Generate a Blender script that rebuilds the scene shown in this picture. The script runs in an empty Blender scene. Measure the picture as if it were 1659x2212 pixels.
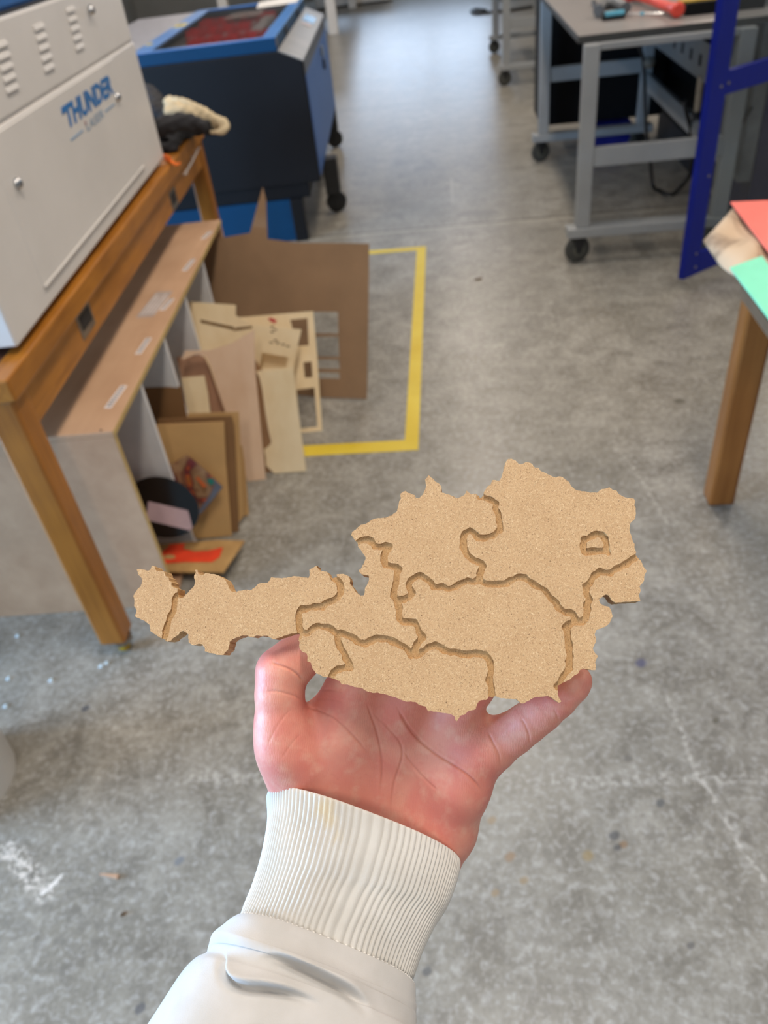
import bpy, bmesh, math, random
import numpy as np
from mathutils import Vector, Matrix
from mathutils.geometry import tessellate_polygon

random.seed(7); np.random.seed(7)
SC = bpy.context.scene
COL = SC.collection

# ------------------------------------------------------------------ camera
F, CX, CY = 1665.0, 829.5, 1106.0           # focal length and centre, in pixels of the 1659 x 2212 frame
def nrm(v):
    v = np.array(v, float); return v / np.linalg.norm(v)
DOWN = nrm((276.5, 2066.0, F))              # world down seen in camera axes (x right, y down, z forward)
ZC = -DOWN
def hor_y(x): return CY - (np.array([x - CX, 0, F]) @ DOWN) / DOWN[1]
YC = nrm((950.0 - CX, hor_y(950.0) - CY, F))
XC = np.cross(YC, ZC)
R = np.array([XC, YC, ZC])                  # camera axes -> world
O = np.array([0, 0, 1.6])
def ray(px, py): return R @ np.array([(px - CX) / F, (py - CY) / F, 1.0])
def fl(px, py, z=0.0):
    d = ray(px, py); return O + (z - O[2]) / d[2] * d
def onpl(px, py, p0, n_):
    d = ray(px, py); return O + ((np.array(p0) - O) @ n_) / (d @ n_) * d
def cam(px, py, dep): return np.array([(px - CX) / F * dep, (py - CY) / F * dep, dep])
def c2w(p): return O + np.asarray(p) @ R.T

cd = bpy.data.cameras.new('camera'); co = bpy.data.objects.new('camera', cd); COL.objects.link(co)
M = Matrix.Identity(4)
for i, ax in enumerate((R @ [1, 0, 0], R @ [0, -1, 0], R @ [0, 0, -1])):
    for j in range(3): M[j][i] = float(ax[j])
for j in range(3): M[j][3] = float(O[j])
co.matrix_world = M
cd.sensor_fit = 'VERTICAL'; cd.sensor_height = 36.0; cd.sensor_width = 27.0
cd.lens = F / 2212.0 * 36.0
cd.clip_start = 0.02; cd.clip_end = 100
cd.dof.use_dof = True; cd.dof.focus_distance = 0.362; cd.dof.aperture_fstop = 11.0
SC.camera = co
SC.view_settings.view_transform = 'Standard'; SC.view_settings.look = 'None'
SC.view_settings.gamma = 1.0; SC.view_settings.use_curve_mapping = False
SC.view_settings.exposure = 0.05

def lin(c):
    o = []
    for v in c:
        v = v / 255.0
        o.append(v / 12.92 if v <= 0.04045 else ((v + 0.055) / 1.055) ** 2.4)
    return (o[0], o[1], o[2], 1.0)

# ------------------------------------------------------------------ light
W = bpy.data.worlds.new('world'); SC.world = W; W.use_nodes = True
W.node_tree.nodes['Background'].inputs[0].default_value = (0.75, 0.85, 1.0, 1)
W.node_tree.nodes['Background'].inputs[1].default_value = 0.3

LAMPS = [(-3.2, 0.6), (-3.2, 4.2), (-3.2, 8.0), (-3.2, 12.0), (0.1, -2.3), (0.2, 0.85), (0.2, 4.0), (0.2, 7.0), (0.2, 11.0), (3.6, 0.6), (3.6, 4.2), (3.6, 8.0), (3.6, 12.0)]  # the lamp behind the camera is added to brighten the palm
LAMP_W = 48.0
LAMP_COL = (1.0, 0.88, 0.76)
WIN_LEFT = 64.0      # strength of the daylight in the left-hand windows
WIN_BACK = 11.0
WIN_COL = (0.34, 0.62, 1.0, 1)
# ------------------------------------------------------------------ materials
MATS = {}
def base_mat(name):
    m = bpy.data.materials.new(name); m.use_nodes = True
    nt = m.node_tree; b = nt.nodes['Principled BSDF']
    return m, nt, b
def N(nt, typ, **kw):
    n = nt.nodes.new(typ)
    for k, v in kw.items():
        if k.startswith('i_'):
            key = k[2:]; key = int(key) if key.isdigit() else key.replace('_', ' ')
            n.inputs[key].default_value = v
        else: setattr(n, k, v)
    return n
def mixc(nt, fac, a, b, blend='MIX'):
    n = nt.nodes.new('ShaderNodeMix'); n.data_type = 'RGBA'; n.blend_type = blend
    for sock, v in ((n.inputs[0], fac), (n.inputs[6], a), (n.inputs[7], b)):
        if hasattr(v, 'is_linked') or isinstance(v, bpy.types.NodeSocket): nt.links.new(v, sock)
        else: sock.default_value = v
    return n.outputs[2]
def math_(nt, op, a, b=None, c=None, clamp=False):
    n = nt.nodes.new('ShaderNodeMath'); n.operation = op; n.use_clamp = clamp
    for i, v in enumerate((a, b, c)):
        if v is None: continue
        if isinstance(v, bpy.types.NodeSocket): nt.links.new(v, n.inputs[i])
        else: n.inputs[i].default_value = v
    return n.outputs[0]
def ramp(nt, x, lo, hi):
    n = nt.nodes.new('ShaderNodeMapRange'); n.clamp = True
    nt.links.new(x, n.inputs[0]); n.inputs[1].default_value = lo; n.inputs[2].default_value = hi
    return n.outputs[0]
def coords(nt, scale=(1, 1, 1), rot=(0, 0, 0), kind='Object'):
    t = nt.nodes.new('ShaderNodeTexCoord'); mp = nt.nodes.new('ShaderNodeMapping')
    nt.links.new(t.outputs[kind], mp.inputs[0])
    mp.inputs['Scale'].default_value = scale; mp.inputs['Rotation'].default_value = rot
    return mp.outputs[0]
def noise(nt, vec, scale, detail=3, rough=0.55, dist=0.0):
    n = N(nt, 'ShaderNodeTexNoise'); n.inputs['Scale'].default_value = scale
    n.inputs['Detail'].default_value = detail; n.inputs['Roughness'].default_value = rough
    n.inputs['Distortion'].default_value = dist
    nt.links.new(vec, n.inputs['Vector']); return n.outputs[0]
def bump(nt, b, h, strength, dist=0.002):
    n = nt.nodes.new('ShaderNodeBump'); n.inputs['Strength'].default_value = strength
    n.inputs['Distance'].default_value = dist
    nt.links.new(h, n.inputs['Height']); nt.links.new(n.outputs[0], b.inputs['Normal'])
def pmat(name, col, rough=0.5, metal=0.0, var=0.06, vscale=18.0, bumpk=0.0, spec=0.5, coat=0.0):
    """painted, metal, plastic or cloth surface: base colour with a slight procedural unevenness"""
    if name in MATS: return MATS[name]
    m, nt, b = base_mat(name)
    v = coords(nt)
    n1 = noise(nt, v, vscale, 4)
    c = lin(col); d = tuple(x * (1 - 3 * var) for x in c[:3]) + (1,); l = tuple(min(1, x * (1 + 2 * var)) for x in c[:3]) + (1,)
    nt.links.new(mixc(nt, ramp(nt, n1, 0.3, 0.7), d, l), b.inputs['Base Color'])
    b.inputs['Roughness'].default_value = rough; b.inputs['Metallic'].default_value = metal
    b.inputs['Specular IOR Level'].default_value = spec
    b.inputs['Coat Weight'].default_value = coat
    if bumpk: bump(nt, b, noise(nt, v, vscale * 12, 3), bumpk)
    MATS[name] = m; return m
def wood(name, ca, cb, scale=(40, 40, 2.5), rough=0.4, rot=(0, 0, 0), spec=0.5, blot=0.3, stain=None):
    if name in MATS: return MATS[name]
    m, nt, b = base_mat(name)
    v = coords(nt, scale, rot); v2 = coords(nt)
    g = noise(nt, v, 1.0, 5, 0.6, 0.4)
    g2 = noise(nt, v2, 5.0, 2)
    fac = math_(nt, 'ADD', math_(nt, 'MULTIPLY', ramp(nt, g, 0.3, 0.7), 1 - blot), math_(nt, 'MULTIPLY', ramp(nt, g2, 0.3, 0.7), blot))
    c = mixc(nt, fac, lin(ca), lin(cb))
    nt.links.new(c, b.inputs['Base Color'])
    b.inputs['Roughness'].default_value = rough; b.inputs['Specular IOR Level'].default_value = spec
    bump(nt, b, g, 0.08)
    MATS[name] = m; return m
def emit(name, col, strength):
    m = bpy.data.materials.new(name); m.use_nodes = True; nt = m.node_tree
    nt.nodes.remove(nt.nodes['Principled BSDF'])
    e = nt.nodes.new('ShaderNodeEmission'); e.inputs[0].default_value = col; e.inputs[1].default_value = strength
    nt.links.new(e.outputs[0], nt.nodes['Material Output'].inputs[0]); return m
def glass(name, col, alpha_mix=0.8, rough=0.03):
    m = bpy.data.materials.new(name); m.use_nodes = True; nt = m.node_tree
    nt.nodes.remove(nt.nodes['Principled BSDF'])
    t = nt.nodes.new('ShaderNodeBsdfTransparent'); t.inputs[0].default_value = col
    g = nt.nodes.new('ShaderNodeBsdfGlossy'); g.inputs['Roughness'].default_value = rough
    lw = nt.nodes.new('ShaderNodeLayerWeight'); lw.inputs[0].default_value = 0.5
    k = math_(nt, 'ADD', math_(nt, 'MULTIPLY', math_(nt, 'POWER', lw.outputs['Facing'], 5.0), 0.9), 0.045)
    mx = nt.nodes.new('ShaderNodeMixShader'); nt.links.new(k, mx.inputs[0])
    nt.links.new(t.outputs[0], mx.inputs[1]); nt.links.new(g.outputs[0], mx.inputs[2])
    nt.links.new(mx.outputs[0], nt.nodes['Material Output'].inputs[0]); return m

# ------------------------------------------------------------------ mesh building
class Fr:
    """a level frame: a runs away from the viewer, b to the right, z up"""
    def __init__(s, x, y, yaw):
        s.o = np.array([x, y, 0.0]); r = math.radians(yaw)
        s.a = np.array([-math.sin(r), math.cos(r), 0]); s.b = np.array([math.cos(r), math.sin(r), 0]); s.z = np.array([0, 0, 1.0])
    def p(s, b, a, z): return s.o + b * s.b + a * s.a + z * s.z
WF = Fr(0, 0, 0)
class MB:
    def __init__(s): s.v = []; s.f = []; s.mi = []; s.cur = 0
    def add(s, vs, fs):
        k = len(s.v); s.v += [tuple(map(float, q)) for q in vs]; s.f += [tuple(i + k for i in f) for f in fs]; s.mi += [s.cur] * len(fs); return s
    def box(s, fr, b, a, z):
        P = [fr.p(x, y, w) for w in z for y in a for x in b]
        return s.add(P, [(0, 2, 3, 1), (4, 5, 7, 6), (0, 1, 5, 4), (2, 6, 7, 3), (0, 4, 6, 2), (1, 3, 7, 5)])
    def hexa(s, bot, topp):
        return s.add(list(bot) + list(topp), [(3, 2, 1, 0), (4, 5, 6, 7), (0, 1, 5, 4), (1, 2, 6, 5), (2, 3, 7, 6), (3, 0, 4, 7)])
    def prism(s, loop, off, holes=()):
        """flat outline (list of 3D points, optional holes) given the thickness vector off"""
        loops = [list(map(np.array, loop))] + [list(map(np.array, h)) for h in holes]
        flat = [p for l in loops for p in l]
        tris = tessellate_polygon([[Vector(p) for p in l] for l in loops])
        n = len(flat); off = np.array(off)
        fs = [tuple(t) for t in tris] + [tuple(i + n for i in reversed(t)) for t in tris]
        k = 0
        for l in loops:
            m = len(l)
            for i in range(m): j = (i + 1) % m; fs.append((k + i, k + j, k + j + n, k + i + n))
            k += m
        return s.add(flat + [p + off for p in flat], fs)
    def tube(s, pts, r, seg=10, cap=True):
        pts = [np.array(p, float) for p in pts]; n = len(pts)
        rr = r if hasattr(r, '__len__') else [r] * n
        up = np.array([0.31, 0.2, 0.93]); vs = []; fs = []; prev = None
        for i, p in enumerate(pts):
            t = nrm(pts[min(i + 1, n - 1)] - pts[max(i - 1, 0)])
            x = np.cross(t, up) if prev is None else prev - t * (prev @ t)
            x = nrm(x) if np.linalg.norm(x) > 1e-9 else nrm(np.cross(t, [1, 0, 0])); prev = x; y = np.cross(t, x)
            for k in range(seg):
                a = 2 * math.pi * k / seg; vs.append(p + rr[i] * (math.cos(a) * x + math.sin(a) * y))
        for i in range(n - 1):
            for k in range(seg):
                a, b = i * seg + k, i * seg + (k + 1) % seg; fs.append((a, b, b + seg, a + seg))
        if cap: fs += [tuple(reversed(range(seg))), tuple(range((n - 1) * seg, n * seg))]
        return s.add(vs, fs)
    def cyl(s, p, q, r, seg=24): return s.tube([p, q], r, seg)
    def lathe(s, c, axis, prof, seg=32):
        """prof: list of (distance along axis, radius) from c"""
        axis = nrm(axis); x = nrm(np.cross(axis, [0.3, 0.9, 0.1] if abs(axis[2]) > 0.9 else [0, 0, 1])); y = np.cross(axis, x)
        vs = []; fs = []
        for h, r in prof:
            for k in range(seg):
                a = 2 * math.pi * k / seg; vs.append(np.array(c) + h * axis + r * (math.cos(a) * x + math.sin(a) * y))
        for i in range(len(prof) - 1):
            for k in range(seg):
                a, b = i * seg + k, i * seg + (k + 1) % seg; fs.append((a, b, b + seg, a + seg))
        fs += [tuple(reversed(range(seg))), tuple(range((len(prof) - 1) * seg, len(prof) * seg))]
        return s.add(vs, fs)
    def build(s, name, m, parent=None, bev=0.0, smooth=False, org=None, seg=2, recalc=True):
        me = bpy.data.meshes.new(name); V = np.array(s.v)
        o = bpy.data.objects.new(name, me); COL.objects.link(o)
        if parent is not None:
            r = parent
            while r.parent: r = r.parent
            o.parent = parent; base = np.array(r.location)
        else:
            base = np.array(org) if org is not None else np.array([(V[:, 0].min() + V[:, 0].max()) / 2, (V[:, 1].min() + V[:, 1].max()) / 2, V[:, 2].min()])
            o.location = base
        me.from_pydata([tuple(q) for q in (V - base)], [], s.f)
        for q in (m if isinstance(m, (list, tuple)) else [m]): me.materials.append(q)
        me.polygons.foreach_set('material_index', s.mi)
        if recalc:
            bm = bmesh.new(); bm.from_mesh(me); bmesh.ops.recalc_face_normals(bm, faces=bm.faces); bm.to_mesh(me); bm.free()
        if smooth:
            me.polygons.foreach_set('use_smooth', [True] * len(me.polygons))
            if smooth != 'all':
                try: me.set_sharp_from_angle(angle=math.radians(40))
                except Exception: pass
        if bev:
            md = o.modifiers.new('bevel', 'BEVEL'); md.width = bev; md.segments = seg; md.limit_method = 'ANGLE'; md.angle_limit = math.radians(40)
        me.update(); return o
def tag(o, label, cat, group=None, kind=None):
    if label: o['label'] = label
    if cat: o['category'] = cat
    if group: o['group'] = group
    if kind: o['kind'] = kind
    return o
def thing(name, loc, label, cat, group=None):
    o = bpy.data.objects.new(name, None); COL.objects.link(o); o.location = tuple(map(float, loc)); o.empty_display_size = 0.05
    return tag(o, label, cat, group)
def struct(name, mb, m):
    o = mb.build(name, m); o['kind'] = 'structure'; return o
def text_mesh(body, bold=0.0, shear=0.0):
    cu = bpy.data.curves.new('lettering', 'FONT'); cu.body = body; cu.size = 1.0; cu.offset = bold; cu.shear = shear; cu.resolution_u = 3
    o = bpy.data.objects.new('lettering', cu); COL.objects.link(o)
    me = bpy.data.meshes.new_from_object(o.evaluated_get(bpy.context.evaluated_depsgraph_get()))
    vs = np.array([v.co[:] for v in me.vertices]); fs = [tuple(p.vertices) for p in me.polygons]
    bpy.data.objects.remove(o); bpy.data.curves.remove(cu); bpy.data.meshes.remove(me)
    return vs, fs
def add_text(mb, body, o, ex, ez, out, width, height, bold=0.0, shear=0.0, thick=0.0012):
    """flat letters fitted in width x height from the lower-left corner o, standing thick proud of the surface"""
    vs, fs = text_mesh(body, bold, shear)
    lo, hi = vs.min(0), vs.max(0)
    x = (vs[:, 0] - lo[0]) / (hi[0] - lo[0]) * width; y = (vs[:, 1] - lo[1]) / (hi[1] - lo[1]) * height
    P = np.array(o) + np.outer(x, ex) + np.outer(y, ez) + thick * np.array(out)
    mb.add(P, fs)
def crom(P, n):
    """Catmull-Rom through the rows of P, n samples"""
    P = np.array(P, float); m = len(P); t = np.linspace(0, m - 1 - 1e-9, n); i = t.astype(int); u = (t - i)[:, None]
    g = lambda k: P[np.clip(k, 0, m - 1)]
    a, b, c, d = g(i - 1), g(i), g(i + 1), g(i + 2)
    return 0.5 * (2 * b + (c - a) * u + (2 * a - 5 * b + 4 * c - d) * u * u + (3 * b - a - 3 * c + d) * u ** 3)

# ------------------------------------------------------------------ surfaces grown from tapered capsules
def capsule(P, a, b, ra, rb):
    a, b = np.array(a, np.float32), np.array(b, np.float32); ab = b - a
    t = np.clip(((P - a) @ ab) / max(float(ab @ ab), 1e-12), 0, 1).astype(np.float32)
    return np.linalg.norm(P - a - t[..., None] * ab, axis=-1) - (ra + t * (rb - ra))
def smin(a, b, k):
    h = np.clip(0.5 + 0.5 * (b - a) / k, 0, 1); return b + (a - b) * h - k * h * (1 - h)
def surface_nets(D, lo, h):
    nx, ny, nz = D.shape; s = D < 0
    cs = np.zeros((nx - 1, ny - 1, nz - 1), np.int8)
    cor = [(i, j, k) for i in (0, 1) for j in (0, 1) for k in (0, 1)]
    sl = lambda A, c: A[c[0]:nx - 1 + c[0], c[1]:ny - 1 + c[1], c[2]:nz - 1 + c[2]]
    for c in cor: cs += sl(s, c)
    act = (cs > 0) & (cs < 8); idx = np.argwhere(act)
    num = -np.ones(act.shape, np.int64); num[act] = np.arange(len(idx))
    acc = np.zeros((len(idx), 3)); cnt = np.zeros(len(idx))
    val = {c: D[idx[:, 0] + c[0], idx[:, 1] + c[1], idx[:, 2] + c[2]] for c in cor}
    for c in cor:
        for ax in range(3):
            if c[ax]: continue
            e = list(c); e[ax] = 1; e = tuple(e); va, vb = val[c], val[e]
            m = (va < 0) != (vb < 0); t = np.where(m, va / np.where(m, va - vb, 1), 0)
            p = np.tile(np.array(c, float), (len(idx), 1)); p[:, ax] += t
            acc[m] += p[m]; cnt[m] += 1
    V = lo + h * (idx + acc / cnt[:, None]); faces = []
    for ax in range(3):
        b, c = (ax + 1) % 3, (ax + 2) % 3
        A = [slice(1, -1)] * 3; A[ax] = slice(0, -1); B = list(A); B[ax] = slice(1, None)
        m = s[tuple(A)] != s[tuple(B)]; q = np.argwhere(m)
        for a_ in range(3):
            if a_ != ax: q[:, a_] += 1
        fl_ = s[q[:, 0], q[:, 1], q[:, 2]]
        def g(db, dc):
            r = q.copy(); r[:, b] -= db; r[:, c] -= dc; return num[r[:, 0], r[:, 1], r[:, 2]]
        quad = np.stack([g(1, 1), g(0, 1), g(0, 0), g(1, 0)], 1); quad[~fl_] = quad[~fl_][:, ::-1]; faces.append(quad)
    return V, np.concatenate(faces)
def laplace(V, Q, it=2, lam=0.5):
    E = np.concatenate([Q[:, [0, 1]], Q[:, [1, 2]], Q[:, [2, 3]], Q[:, [3, 0]]])
    for _ in range(it):
        A = np.zeros_like(V); c = np.zeros(len(V))
        for a, b in ((0, 1), (1, 0)):
            np.add.at(A, E[:, a], V[E[:, b]]); np.add.at(c, E[:, a], 1)
        V = V + lam * (A / np.maximum(c, 1)[:, None] - V)
    return V
def vnormals(V, Q):
    n = np.cross(V[Q[:, 2]] - V[Q[:, 0]], V[Q[:, 3]] - V[Q[:, 1]]); A = np.zeros_like(V)
    for i in range(4): np.add.at(A, Q[:, i], n)
    return A / np.maximum(np.linalg.norm(A, axis=1), 1e-12)[:, None]
def grid_for(lo, hi, h):
    lo = np.array(lo); n = np.ceil((np.array(hi) - lo) / h).astype(int) + 1
    return np.stack(np.meshgrid(*[lo[i] + h * np.arange(n[i]) for i in range(3)], indexing='ij'), -1).astype(np.float32)
def blob(chains, h, k, iters=2, wob=0.0):
    """chains: lists of (point, radius); returns one smooth skin over all"""
    allp = np.array([p for ch in chains for p, r in ch]); rm = max(r for ch in chains for p, r in ch) + 4 * h + k
    G = grid_for(allp.min(0) - rm, allp.max(0) + rm, h); D = None
    for ch in chains:
        d = None
        segs = list(zip(ch[:-1], ch[1:])) if len(ch) > 1 else [(ch[0], ch[0])]
        for (a, ra), (b, rb) in segs:
            e = capsule(G, a, b, ra, rb); d = e if d is None else smin(d, e, k * 0.5)
        D = d if D is None else smin(D, d, k)
    if wob:
        D = D + wob * np.sin(G[..., 0] * 95 + 2 * np.sin(G[..., 2] * 60)) * np.sin(G[..., 1] * 70 + G[..., 2] * 80)
    V, Q = surface_nets(D, G[0, 0, 0].astype(float), h)
    return laplace(V, Q, iters), Q
# ------------------------------------------------------------------ the setting
X0, X1, Y0, Y1, ZT = -6.5, 6.5, -5.0, 19.0, 4.2
def floor_mat():
    m, nt, b = base_mat('polished_concrete')
    g = nt.nodes.new('ShaderNodeNewGeometry'); P = g.outputs['Position']
    def mapv(scale):
        mp = nt.nodes.new('ShaderNodeMapping'); nt.links.new(P, mp.inputs[0]); mp.inputs['Scale'].default_value = scale; return mp.outputs[0]
    big = noise(nt, P, 1.3, 3, 0.55, 0.3); mid = noise(nt, P, 9.0, 5, 0.62, 0.6); fine = noise(nt, P, 70.0, 4, 0.6, 0.3)
    streak = noise(nt, mapv((3, 14, 1)), 1.0, 4, 0.6)
    c = mixc(nt, ramp(nt, mid, 0.34, 0.68), lin((116, 111, 101)), lin((158, 154, 144)))
    c = mixc(nt, math_(nt, 'MULTIPLY', ramp(nt, big, 0.4, 0.65), 0.45), c, lin((124, 118, 104)))
    c = mixc(nt, math_(nt, 'MULTIPLY', ramp(nt, fine, 0.5, 0.72), 0.5), c, lin((176, 173, 166)))
    c = mixc(nt, math_(nt, 'MULTIPLY', ramp(nt, streak, 0.55, 0.75), 0.3), c, lin((104, 98, 88)))
    grit = noise(nt, P, 32.0, 4, 0.65, 0.8); patch_ = noise(nt, P, 2.6, 2)
    c = mixc(nt, math_(nt, 'MULTIPLY', ramp(nt, grit, 0.46, 0.60), math_(nt, 'MULTIPLY', ramp(nt, patch_, .35, .6), 0.42)), c, lin((106, 102, 95)))
    fl2 = noise(nt, P, 58.0, 5, 0.7, 0.4)
    c = mixc(nt, math_(nt, 'MULTIPLY', ramp(nt, fl2, 0.52, 0.64), 0.4), c, lin((192, 190, 186)))
    c = mixc(nt, math_(nt, 'MULTIPLY', ramp(nt, fl2, 0.46, 0.36), 0.4), c, lin((104, 100, 94)))
    sep = nt.nodes.new('ShaderNodeSeparateXYZ'); nt.links.new(P, sep.inputs[0]); x, y = sep.outputs[0], sep.outputs[1]
    jag = math_(nt, 'MULTIPLY', math_(nt, 'SUBTRACT', mid, 0.5), 0.02)
    yj = math_(nt, 'ADD', y, jag)
    # dark saw-cut joints between the slabs, and one filled with pale grout
    for yy, w, col, k in ((4.70, 0.008, (84, 80, 72), 0.85), (4.66, 0.02, (172, 166, 152), 0.4), (8.15, 0.012, (96, 92, 84), 0.7), (11.6, 0.012, (96, 92, 84), 0.7)):
        d = math_(nt, 'ABSOLUTE', math_(nt, 'SUBTRACT', yj, yy))
        c = mixc(nt, math_(nt, 'MULTIPLY', math_(nt, 'LESS_THAN', d, w), k), c, lin(col))
    def seg(a, b_, w, col, k, patch=0.0):
        nonlocal c
        a = np.array(a[:2]); b_ = np.array(b_[:2]); ab = b_ - a; L2 = float(ab @ ab)
        px = math_(nt, 'SUBTRACT', x, float(a[0])); py = math_(nt, 'SUBTRACT', yj, float(a[1]))
        t = math_(nt, 'DIVIDE', math_(nt, 'ADD', math_(nt, 'MULTIPLY', px, float(ab[0])), math_(nt, 'MULTIPLY', py, float(ab[1]))), L2 or 1e-9, clamp=True)
        dx = math_(nt, 'SUBTRACT', px, math_(nt, 'MULTIPLY', t, float(ab[0]))); dy = math_(nt, 'SUBTRACT', py, math_(nt, 'MULTIPLY', t, float(ab[1])))
        d = math_(nt, 'SQRT', math_(nt, 'ADD', math_(nt, 'MULTIPLY', dx, dx), math_(nt, 'MULTIPLY', dy, dy)))
        s = ramp(nt, d, w * 1.15, w * 0.6)
        if patch: s = math_(nt, 'MULTIPLY', s, ramp(nt, fine, 0.5 - patch, 0.5 + 0.12 - patch))
        c = mixc(nt, math_(nt, 'MULTIPLY', s, k), c, lin(col))
    pale = (196, 192, 184)
    for a, b_, w, k in (((420, 1680), (565, 1682), .018, .5), ((1190, 1687), (1659, 1680), .018, .45), ((1050, 1680), (1190, 1687), .012, .25)):
        seg(fl(*a), fl(*b_), w, pale, k, 0.02)
    crack = [(1440, 1500), (1478, 1590), (1490, 1640), (1512, 1680), (1540, 1720), (1570, 1775), (1600, 1830), (1650, 1900)]
    for i in range(len(crack) - 1): seg(fl(*crack[i]), fl(*crack[i + 1]), .006, pale, .55, 0.06)
    crack = [(1330, 965), (1368, 1010), (1405, 1070), (1440, 1130)]
    for i in range(3): seg(fl(*crack[i]), fl(*crack[i + 1]), .008, pale, .4, 0.05)
    seg(fl(975, 385), fl(978, 440), .008, (172, 168, 158), .6); seg(fl(985, 378), fl(1240, 362), .010, (170, 166, 156), .35)
    seg(fl(1000, 462), fl(1060, 458), .05, (112, 108, 102), .6)
    # dried plaster smear in the lower left
    seg(fl(20, 1835), fl(100, 1925), .026, (206, 198, 188), .75, 0.03); seg(fl(85, 1935), fl(132, 1893), .006, (222, 216, 208), .9, 0.1)
    seg(fl(10, 1830), fl(70, 1905), .018, (214, 206, 196), .55, 0.05)
    for q, w, col in (((1060, 1770), .009, (140, 118, 88)), ((1100, 1852), .010, (136, 108, 78)), ((1268, 1850), .011, (140, 120, 80)), ((1345, 1826), .008, (128, 100, 70)),
                      ((1325, 1806), .011, (66, 68, 72)), ((1332, 1833), .007, (72, 72, 74)), ((1130, 1902), .008, (142, 122, 92)), ((1425, 1736), .009, (84, 86, 88)), ((1355, 1640), .009, (104, 100, 94)),
                      ((183, 1531), .010, (66, 70, 80)), ((265, 1975), .006, (96, 74, 48)), ((300, 2180), .009, (82, 82, 86)), ((1068, 1930), .007, (146, 126, 98)), ((1466, 867), .022, (92, 88, 76)),
                      ((1383, 1434), .014, (70, 72, 104)), ((1545, 1558), .008, (92, 88, 76)), ((920, 2100), .008, (78, 80, 82)), ((1490, 2045), .006, (92, 90, 88)), ((385, 1860), .010, (112, 116, 122))):
        p = fl(*q); seg(p, p + [0.004, 0.003, 0], w, col, .75, 0.0)
    nt.links.new(c, b.inputs['Base Color'])
    r = math_(nt, 'ADD', math_(nt, 'MULTIPLY', mid, 0.12), 0.26)
    nt.links.new(r, b.inputs['Roughness']); b.inputs['Specular IOR Level'].default_value = 0.5
    bump(nt, b, fine, 0.06)
    return m
FLOOR = floor_mat()
struct('floor', MB().box(WF, (X0 - .2, X1 + .2), (Y0 - .2, Y1 + .2), (-0.2, 0)), FLOOR)
WALLM = pmat('white_wall_paint', (168, 166, 160), 0.8, var=0.02, vscale=2)
CEILM = pmat('ceiling_paint', (150, 149, 146), 0.9, var=0.02, vscale=2)
struct('ceiling', MB().box(WF, (X0 - .2, X1 + .2), (Y0 - .2, Y1 + .2), (ZT, ZT + .2)), CEILM)
def wall_with(name, axis, at_, lo, hi, z0, z1, holes, m):
    """wall in pieces round its window openings; axis 'x' = wall lying at x=at_, running along y"""
    mb = MB(); xs = sorted([lo, hi] + [v for h in holes for v in h[:2]])
    def piece(a, b_, c, d):
        if axis == 'x': mb.box(WF, at_, (a, b_), (c, d))
        else: mb.box(WF, (a, b_), at_, (c, d))
    for a, b_ in zip(xs[:-1], xs[1:]):
        h = [q for q in holes if q[0] <= a + 1e-6 and q[1] >= b_ - 1e-6]
        if h: piece(a, b_, z0, h[0][2]); piece(a, b_, h[0][3], z1)
        else: piece(a, b_, z0, z1)
    struct(name, mb, m)
LEFT_WINS = [(-2.4, 0.9, 0.9, 2.5)]
BACK_WINS = [(-2.9, 1.0, 1.3, 2.2)]
wall_with('wall_left', 'x', (X0 - .2, X0), Y0, Y1, 0, ZT, LEFT_WINS, WALLM)
wall_with('wall_back', 'y', (Y1, Y1 + .2), X0, X1, 0, ZT, BACK_WINS, WALLM)
struct('wall_right', MB().box(WF, (X1, X1 + .2), (Y0, Y1), (0, ZT)), WALLM)
struct('wall_front', MB().box(WF, (X0, X1), (Y0 - .2, Y0), (0, ZT)), WALLM)
PANE_L = emit('daylight_left', WIN_COL, WIN_LEFT); PANE_B = emit('daylight_back', (0.58, 0.75, 1.0, 1), WIN_BACK)
FRAME = pmat('window_frame_paint', (205, 205, 205), 0.5, var=0.02)
def window(n, axis, at_, a, b_, z0, z1, pane, parts=3):
    mb = MB(); t = 0.05
    def bx(p, q, c, d):
        if axis == 'x': mb.box(WF, (at_ - .06, at_ + .0), (p, q), (c, d))
        else: mb.box(WF, (p, q), (at_ + 0, at_ + .06), (c, d))
    bx(a, b_, z0, z0 + t); bx(a, b_, z1 - t, z1)
    for i in range(parts + 1):
        p = a + (b_ - a - t) * i / parts; bx(p, p + t, z0 + t, z1 - t)
    o = struct('window_%d' % n, mb, FRAME)
    g = MB()
    if axis == 'x': g.add([(at_ - .08, a, z0), (at_ - .08, b_, z0), (at_ - .08, b_, z1), (at_ - .08, a, z1)], [(0, 1, 2, 3)])
    else: g.add([(a, at_ + .08, z0), (b_, at_ + .08, z0), (b_, at_ + .08, z1), (a, at_ + .08, z1)], [(3, 2, 1, 0)])
    g.build('window_pane', pane, o, recalc=False)
window(1, 'x', X0, *LEFT_WINS[0], PANE_L)
window(2, 'y', Y1, *BACK_WINS[0], PANE_B)
HOUSING = pmat('lamp_housing_white', (235, 235, 232), 0.5, var=0.01)
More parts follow.
